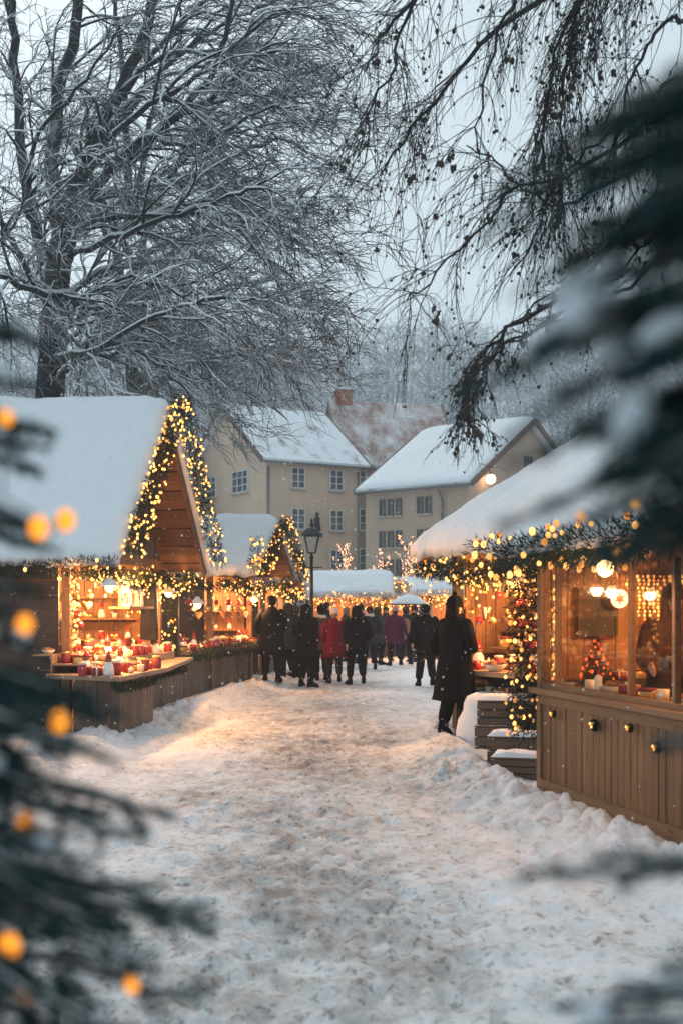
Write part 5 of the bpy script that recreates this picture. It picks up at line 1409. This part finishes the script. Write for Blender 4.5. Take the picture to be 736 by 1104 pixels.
# parasol by the far stalls
q = at(440, 655, 39.2)
t = thing('parasol', (q.x, q.y, 0), 0, 'small snow-covered parasol at the far end of the lane', 'parasol')
m = MB(); m.tube([(0, 0, -.1), (0, 0, 2.0)], .025, 8); m.build('pole', IRON, t); m = MB(); m.lathe([(.60, 1.78), (.62, 1.80), (.3, 1.98), (.03, 2.06), (0, 2.06)], n=10); m.build('canopy', GREY, t); m = MB(); m.lathe([(.60, 1.812), (.56, 1.86), (.3, 2.04), (.0, 2.13)], n=14); m.build('snow', SNOW, t, True)
# slender bare trees wound with lights
def light_tree(px, d, h, lb):
    x = (px - 368) / F_PX * d; t = Tree(); b = V((x, d, -.1)); pts = []
    p, r = t.limb([b, b + V((.02, 0, h * .5)), b + V((0, 0, h))], .045, .015, 10)
    for k in range(26):
        u = random.uniform(.3, 1); i = min(int(u * 9), 8); c = p[i]; a = random.uniform(0, 6.28); d_ = V((math.cos(a) * .5, math.sin(a) * .5, 1)).normalized()
        ln = h * .42 * (1.15 - u) + .3; e = [c, c + d_ * ln * .5, c + d_ * ln + V((0, 0, .1))]
        t.twig.tube(e, [.012, .009, .006], 3, False)
        for _ in range(9): w = random.random(); pts.append(e[0].lerp(e[2], w) + rvec(.05))
    root = t.finish('light_tree', lb, BARK_BIRCH, b, None, 'lit bare trees behind the far stalls')
    pts = [q - b for q in pts]; add_bulbs(root, pts, .022, PINKB)
PINKB = m_emit('rosy_bulb', (1, .48, .26), 1.6, False)
light_tree(372, 50, 4.1, 'slender bare tree wrapped in rosy lights, before the long beige house')
light_tree(411, 52, 4.0, 'bare tree with rosy lights standing below the tan house\'s windows')
light_tree(438, 53, 4.6, 'tallest of the bare trees with rosy lights by the tan house')
light_tree(452, 50, 3.7, 'small rosy-lit bare tree nearest the long stall\'s roof')
# awning frame edge of a stall out at the far lamp side: a low fence of boards beyond the third stall
t = thing('board_fence', (-6.5, 33.5, 0), R(5), 'low dark board fence behind the stalls', 'fence')
boards_wall(t, 'boards', WOOD_DARK, (-6, 0), (4.2, 0), -.1, 1.4, True, .15)
m = MB(); m.box(-6, 4.2, -.05, .05, 1.41, 1.50); m.build('snow_cap', SNOW, t, True)

# ------------------------------------------------------------------ near fir trees
FIR_SNOW = m_snow('fir_snow', (.62, .68, .72))
def fir_twig(m, sn, b, q, ln, nl, snow):
    """one shoot with needles all round"""
    n = 5; pts = [b.copy()]; c = b.copy(); q = q.normalized()
    for j in range(n): c = c + q * (ln / n); pts.append(c.copy()); q = (q + rvec(.07) + V((0, 0, -.03))).normalized()
    cnt = int(ln / .0011)
    for k in range(cnt):
        u = k / cnt * n; i = min(int(u), n - 1); p = pts[i].lerp(pts[i + 1], u - i); d = (pts[i + 1] - pts[i]).normalized()
        o = rvec().cross(d)
        if o.length < .01: continue
        e = (o.normalized() * .85 + d * .75).normalized(); s = e.cross(rvec()).normalized() * .0014
        m.tri(p - s, p + s, p + e * nl * random.uniform(.7, 1.15))
    if random.random() < snow:
        i0 = random.randint(0, 2); run = pts[i0:]
        k = len(run)
        if k > 2: sn.tube([p + V((0, 0, .006)) for p in run], [(.009 + .006 * random.random()) * (.4 if j in (0, k - 1) else 1) for j in range(k)], 6)
    return pts
class Fir:
    def __init__(s): s.nd = MB(); s.sn = MB(); s.tw = MB(); s.pts = []
    def branch(s, pts, nside, slen, snow, nl=.017):
        p = resample(pts, 16); L = sum((p[i + 1] - p[i]).length for i in range(15))
        s.tw.tube(p, [.011 - .008 * i / 15 for i in range(16)], 6)
        for i in range(3, 15): fir_twig(s.nd, s.sn, p[i], p[i + 1] - p[i], (p[i + 1] - p[i]).length * 1.05, nl, snow)
        s.pts += p[4:]
        for k in range(nside):
            u = .15 + .83 * k / nside; i = min(int(u * 15), 14); d = (p[i + 1] - p[i]).normalized(); sd = d.cross(V((0, 0, 1))).normalized() * (1 if k % 2 else -1)
            q = d * .75 + sd * .75 + V((0, 0, random.uniform(-.15, .10)))
            ln = slen * (1.1 - .75 * u) * random.uniform(.75, 1.15)
            tp = fir_twig(s.nd, s.sn, p[i].lerp(p[i + 1], random.random()), q, ln, nl, snow); s.pts += tp[1:]
            if ln > .09:
                for w in (1, -1):
                    for j in (2, 3): fir_twig(s.nd, s.sn, tp[j], q.normalized() * .8 + (d if w > 0 else sd * .6) * .8, ln * .38, nl, snow * .7)
    def finish(s, base, top, lb):
        root = thing('fir_tree', base, 0, lb, 'tree'); b = V(base)
        m = MB(); m.tube([(0, 0, 0), (0, 0, (top - b.z) * .6), (0, 0, top - b.z)], [.06, .035, .006], 10); m.build('trunk', TWIG_BARK, root, True)
        for mb, nm, mt in ((s.nd, 'crown', FIR_NEAR), (s.tw, 'branches', TWIG_BARK), (s.sn, 'snow_clumps', FIR_SNOW)):
            mb.v = [(x - b.x, y - b.y, z - b.z) for x, y, z in mb.v]; mb.build(nm, mt, root, nm != 'crown')
        return root
random.seed(41)
f1 = Fir(); T1 = V((-.71, 1.54, 0))
def reach(f, T, px, py, d, n, sl, snow, sag=.0, up=.10, zt=None):
    e = at(px, py, d); r = (e - T); r.z = 0; z0 = e.z + up * r.length if zt is None else zt
    s0 = V((T.x, T.y, z0)); mid = s0.lerp(e, .55) + V((0, 0, sag))
    f.branch([s0, mid, e], n, sl, snow)
L1 = [(50, 372, 1.25), (28, 415, 1.15), (58, 465, 1.22), (42, 505, 1.30), (20, 560, 1.2), (48, 590, 1.28), (30, 640, 1.2),
      (62, 745, 1.25), (125, 770, 1.30), (105, 815, 1.18), (165, 880, 1.28), (120, 905, 1.15), (195, 985, 1.22), (214, 1003, 1.30), (150, 1045, 1.16), (195, 1080, 1.25), (90, 1000, 1.1), (60, 930, 1.1), (40, 850, 1.12), (120, 1120, 1.1), (170, 1150, 1.2), (20, 780, 1.05), (10, 960, 1.02), (25, 1080, 1.0)]
for px, py, d in L1:
    d *= 1.15; px += 18 if py > 850 else 0
    if px < 130:
        reach(f1, T1, px - random.uniform(5, 40), py + random.uniform(-25, 25), d + random.uniform(-.1, .1), 12, .12, .01, .01, .16)
    reach(f1, T1, px, py, d, 16 if py > 700 else 11, .15 if py > 700 else .11, .02, .012, .16)
for k in range(46):      # the rest of the tree, round its trunk
    z = .35 + 2.15 * k / 46; a = k * 2.39996; r = (2.75 - z) * .31
    e = V((T1.x + r * math.cos(a), T1.y + r * math.sin(a), z - .18 * r))
    if abs(e.x / max(e.y, .05)) < .30 and e.y > .1 and e.x > -.36: continue
    if e.y < .55 and e.x > -.5: continue
    f1.branch([V((T1.x, T1.y, z)), V((T1.x, T1.y, z)).lerp(e, .5) + V((0, 0, .03)), e], 8, .12, .4)
f1.finish((T1.x, T1.y, -.05), 2.75, 'young fir with snowy needles and amber lights close by the lane')
LG = thing('light_string', (T1.x, T1.y, 1.3), 0, 'amber string lights hung on the young fir by the lane', 'string lights')
lp = [at(x, y, d * 1.15) - V((T1.x, T1.y, 1.3)) for x, y, d in ((7, 450, 1.13), (42, 569, 1.22), (71, 561, 1.30), (27, 673, 1.2), (64, 778, 1.22), (28, 887, 1.18), (10, 1021, 1.14), (28, 1072, 1.16), (143, 1061, 1.22))]
m = MB()
for a, b in zip(lp[:-1], lp[1:]): m.tube([a + V((0, 0, .012)), (a + b) / 2 + V((-.03, .03, -.02)), b + V((0, 0, .012))], .0016, 4)
m.build('wire', IRON, LG)
add_bulbs(LG, lp, .0098, BULB_NEAR)

random.seed(77)
f2 = Fir(); T2 = V((.95, 1.16, 0))
R1 = [(575, 205, 1.2), (600, 165, 1.28), (640, 130, 1.15), (690, 118, 1.22), (600, 285, 1.16), (618, 250, 1.25), (545, 398, 1.15), (585, 370, 1.25), (640, 340, 1.1), (660, 300, 1.2), (600, 430, 1.1), (635, 470, 1.2), (590, 545, 1.25), (640, 560, 1.15), (665, 600, 1.2), (690, 520, 1.08), (700, 430, 1.15), (720, 350, 1.22), (710, 230, 1.15), (680, 395, 1.08), (725, 590, 1.1), (660, 200, 1.1), (690, 290, 1.05), (722, 470, 1.05), (700, 565, 1.25), (730, 160, 1.1)]
for px, py, d in R1:
    d *= .82
    if px > 590:
        for _ in range(1 if px < 640 else 2): reach(f2, T2, px + random.uniform(5, 50), py + random.uniform(-35, 35), d + random.uniform(-.12, .12), 16, .19, .03, .02, .35)
    reach(f2, T2, px, py, d, 20, .19, .22 if 335 < py < 400 else .02, .02, .35)
for px, py, d in ((560, 942, 1.12), (640, 925, 1.2), (705, 800, 1.18), (600, 1085, 1.05), (665, 1070, 1.1), (715, 1040, 1.0), (640, 1110, 1.0), (690, 930, 1.1)): reach(f2, T2, px, py, d, 12 if py < 1000 else 16, .10 if py < 1000 else .15, .02 if py < 1000 else .25, .01, -.02)
for k in range(46):
    z = .35 + 2.9 * k / 46; a = k * 2.39996; r = (3.4 - z) * .30
    e = V((T2.x + r * math.cos(a), T2.y + r * math.sin(a), z - .2 * r))
    if e.x / max(e.y, .05) < .34 and e.y > .1: continue
    if e.y < .6 and e.x < .7: continue
    f2.branch([V((T2.x, T2.y, z)), V((T2.x, T2.y, z)).lerp(e, .5) + V((0, 0, .04)), e], 8, .13, .4)
f2.finish((T2.x, T2.y, -.05), 3.5, 'big dark fir whose drooping snowy branches hang before the glazed kiosk')
LG2 = thing('light_string', (T2.x, T2.y, 1.8), 0, 'few warm lights hung in the big dark fir\'s lower boughs', 'string lights')
lp = [at(x, y, d) - V((T2.x, T2.y, 1.8)) for x, y, d in ((625, 556, 1.9), (684, 544, 1.9), (699, 537, 1.95), (733, 560, 1.9), (720, 582, 1.95), (664, 596, 2.0))]
m = MB()
for a, b in zip(lp[:-1], lp[1:]): m.tube([a + V((0, 0, .008)), (a + b) / 2 + V((.02, 0, -.02)), b + V((0, 0, .008))], .0014, 4)
m.build('wire', IRON, LG2); add_bulbs(LG2, lp, .0075, BULB)

# ------------------------------------------------------------------ falling snow
random.seed(3); m = MB()
for _ in range(4600):
    y = 6.5 + 27 * random.random() ** .9; x = random.uniform(-.32, .32) * y; z = random.uniform(.1, 1.7 + .3 * y)
    m.ball((x, y, z), random.uniform(.0035, .007), 0, (1, 1, random.uniform(.8, 1.3)))
tag(m.build('falling_snow', SNOW), 'scattered snowflakes drifting down over the lane', 'snowflakes', None, 'stuff')

# ------------------------------------------------------------------ air, light, camera
HAZE_DENSITY = .0013
if HAZE_DENSITY:
    m = MB(); m.box(-270, 270, -62, 338, -3, 75)
    hm = bpy.data.materials.new('haze'); hm.use_nodes = True; nt = hm.node_tree; nt.nodes.remove(nt.nodes['Principled BSDF'])
    pv = nt.nodes.new('ShaderNodeVolumePrincipled'); pv.inputs['Density'].default_value = HAZE_DENSITY; pv.inputs['Color'].default_value = (.80, .89, .95, 1); pv.inputs['Anisotropy'].default_value = .2
    nt.links.new(pv.outputs[0], nt.nodes['Material Output'].inputs['Volume'])
    h = m.build('haze', hm); tag(h, kind='stuff')
w = bpy.data.worlds.new('World'); scene.world = w; w.use_nodes = True; nt = w.node_tree
sky = nt.nodes.new('ShaderNodeTexSky'); sky.sky_type = 'NISHITA'; sky.sun_disc = False
SE, SR = R(44), R(-20)
sky.sun_elevation = SE; sky.sun_rotation = SR; sky.air_density = 1.0; sky.dust_density = 4.0; sky.ozone_density = 1.0
hs = nt.nodes.new('ShaderNodeHueSaturation'); hs.inputs['Saturation'].default_value = .30
nt.links.new(sky.outputs[0], hs.inputs['Color'])
oc = mixc(nt, .74, hs.outputs[0], (6.3, 7.9, 8.75))      # an overcast layer over the clear sky
bg = nt.nodes['Background']; nt.links.new(oc, bg.inputs['Color']); bg.inputs['Strength'].default_value = .085
sl = bpy.data.lights.new('sun', 'SUN'); sl.energy = .55; sl.angle = R(25); sl.color = (1, .97, .93)
so = bpy.data.objects.new('sun', sl); col.objects.link(so)
dv = V((math.sin(SR) * math.cos(SE), math.cos(SR) * math.cos(SE), math.sin(SE)))
so.rotation_euler = (-dv).to_track_quat('-Z', 'Y').to_euler()
cam = bpy.data.cameras.new('camera'); co = bpy.data.objects.new('camera', cam); col.objects.link(co)
co.location = (0, 0, CAMZ); co.rotation_euler = (R(90), 0, 0)
cam.sensor_width = 36; cam.lens = F_PX / 1104 * 36; cam.shift_y = (HOR - 552) / 1104
cam.clip_start = .02; cam.clip_end = 2000
cam.dof.use_dof = True; cam.dof.focus_distance = 19; cam.dof.aperture_fstop = 2.4
scene.camera = co
vs = scene.view_settings
vs.view_transform = 'Standard'; vs.look = 'None'; vs.gamma = 1; vs.exposure = .30; vs.use_curve_mapping = False
scene.render.engine = 'CYCLES'
cy = scene.cycles
cy.use_denoising = True; cy.max_bounces = 6; cy.diffuse_bounces = 3; cy.glossy_bounces = 2; cy.transmission_bounces = 4; cy.transparent_max_bounces = 8; cy.volume_bounces = 1
cy.sample_clamp_indirect = 3; cy.sample_clamp_direct = 0; cy.use_light_tree = True; cy.caustics_reflective = False; cy.caustics_refractive = False
bpy.context.view_layer.update()
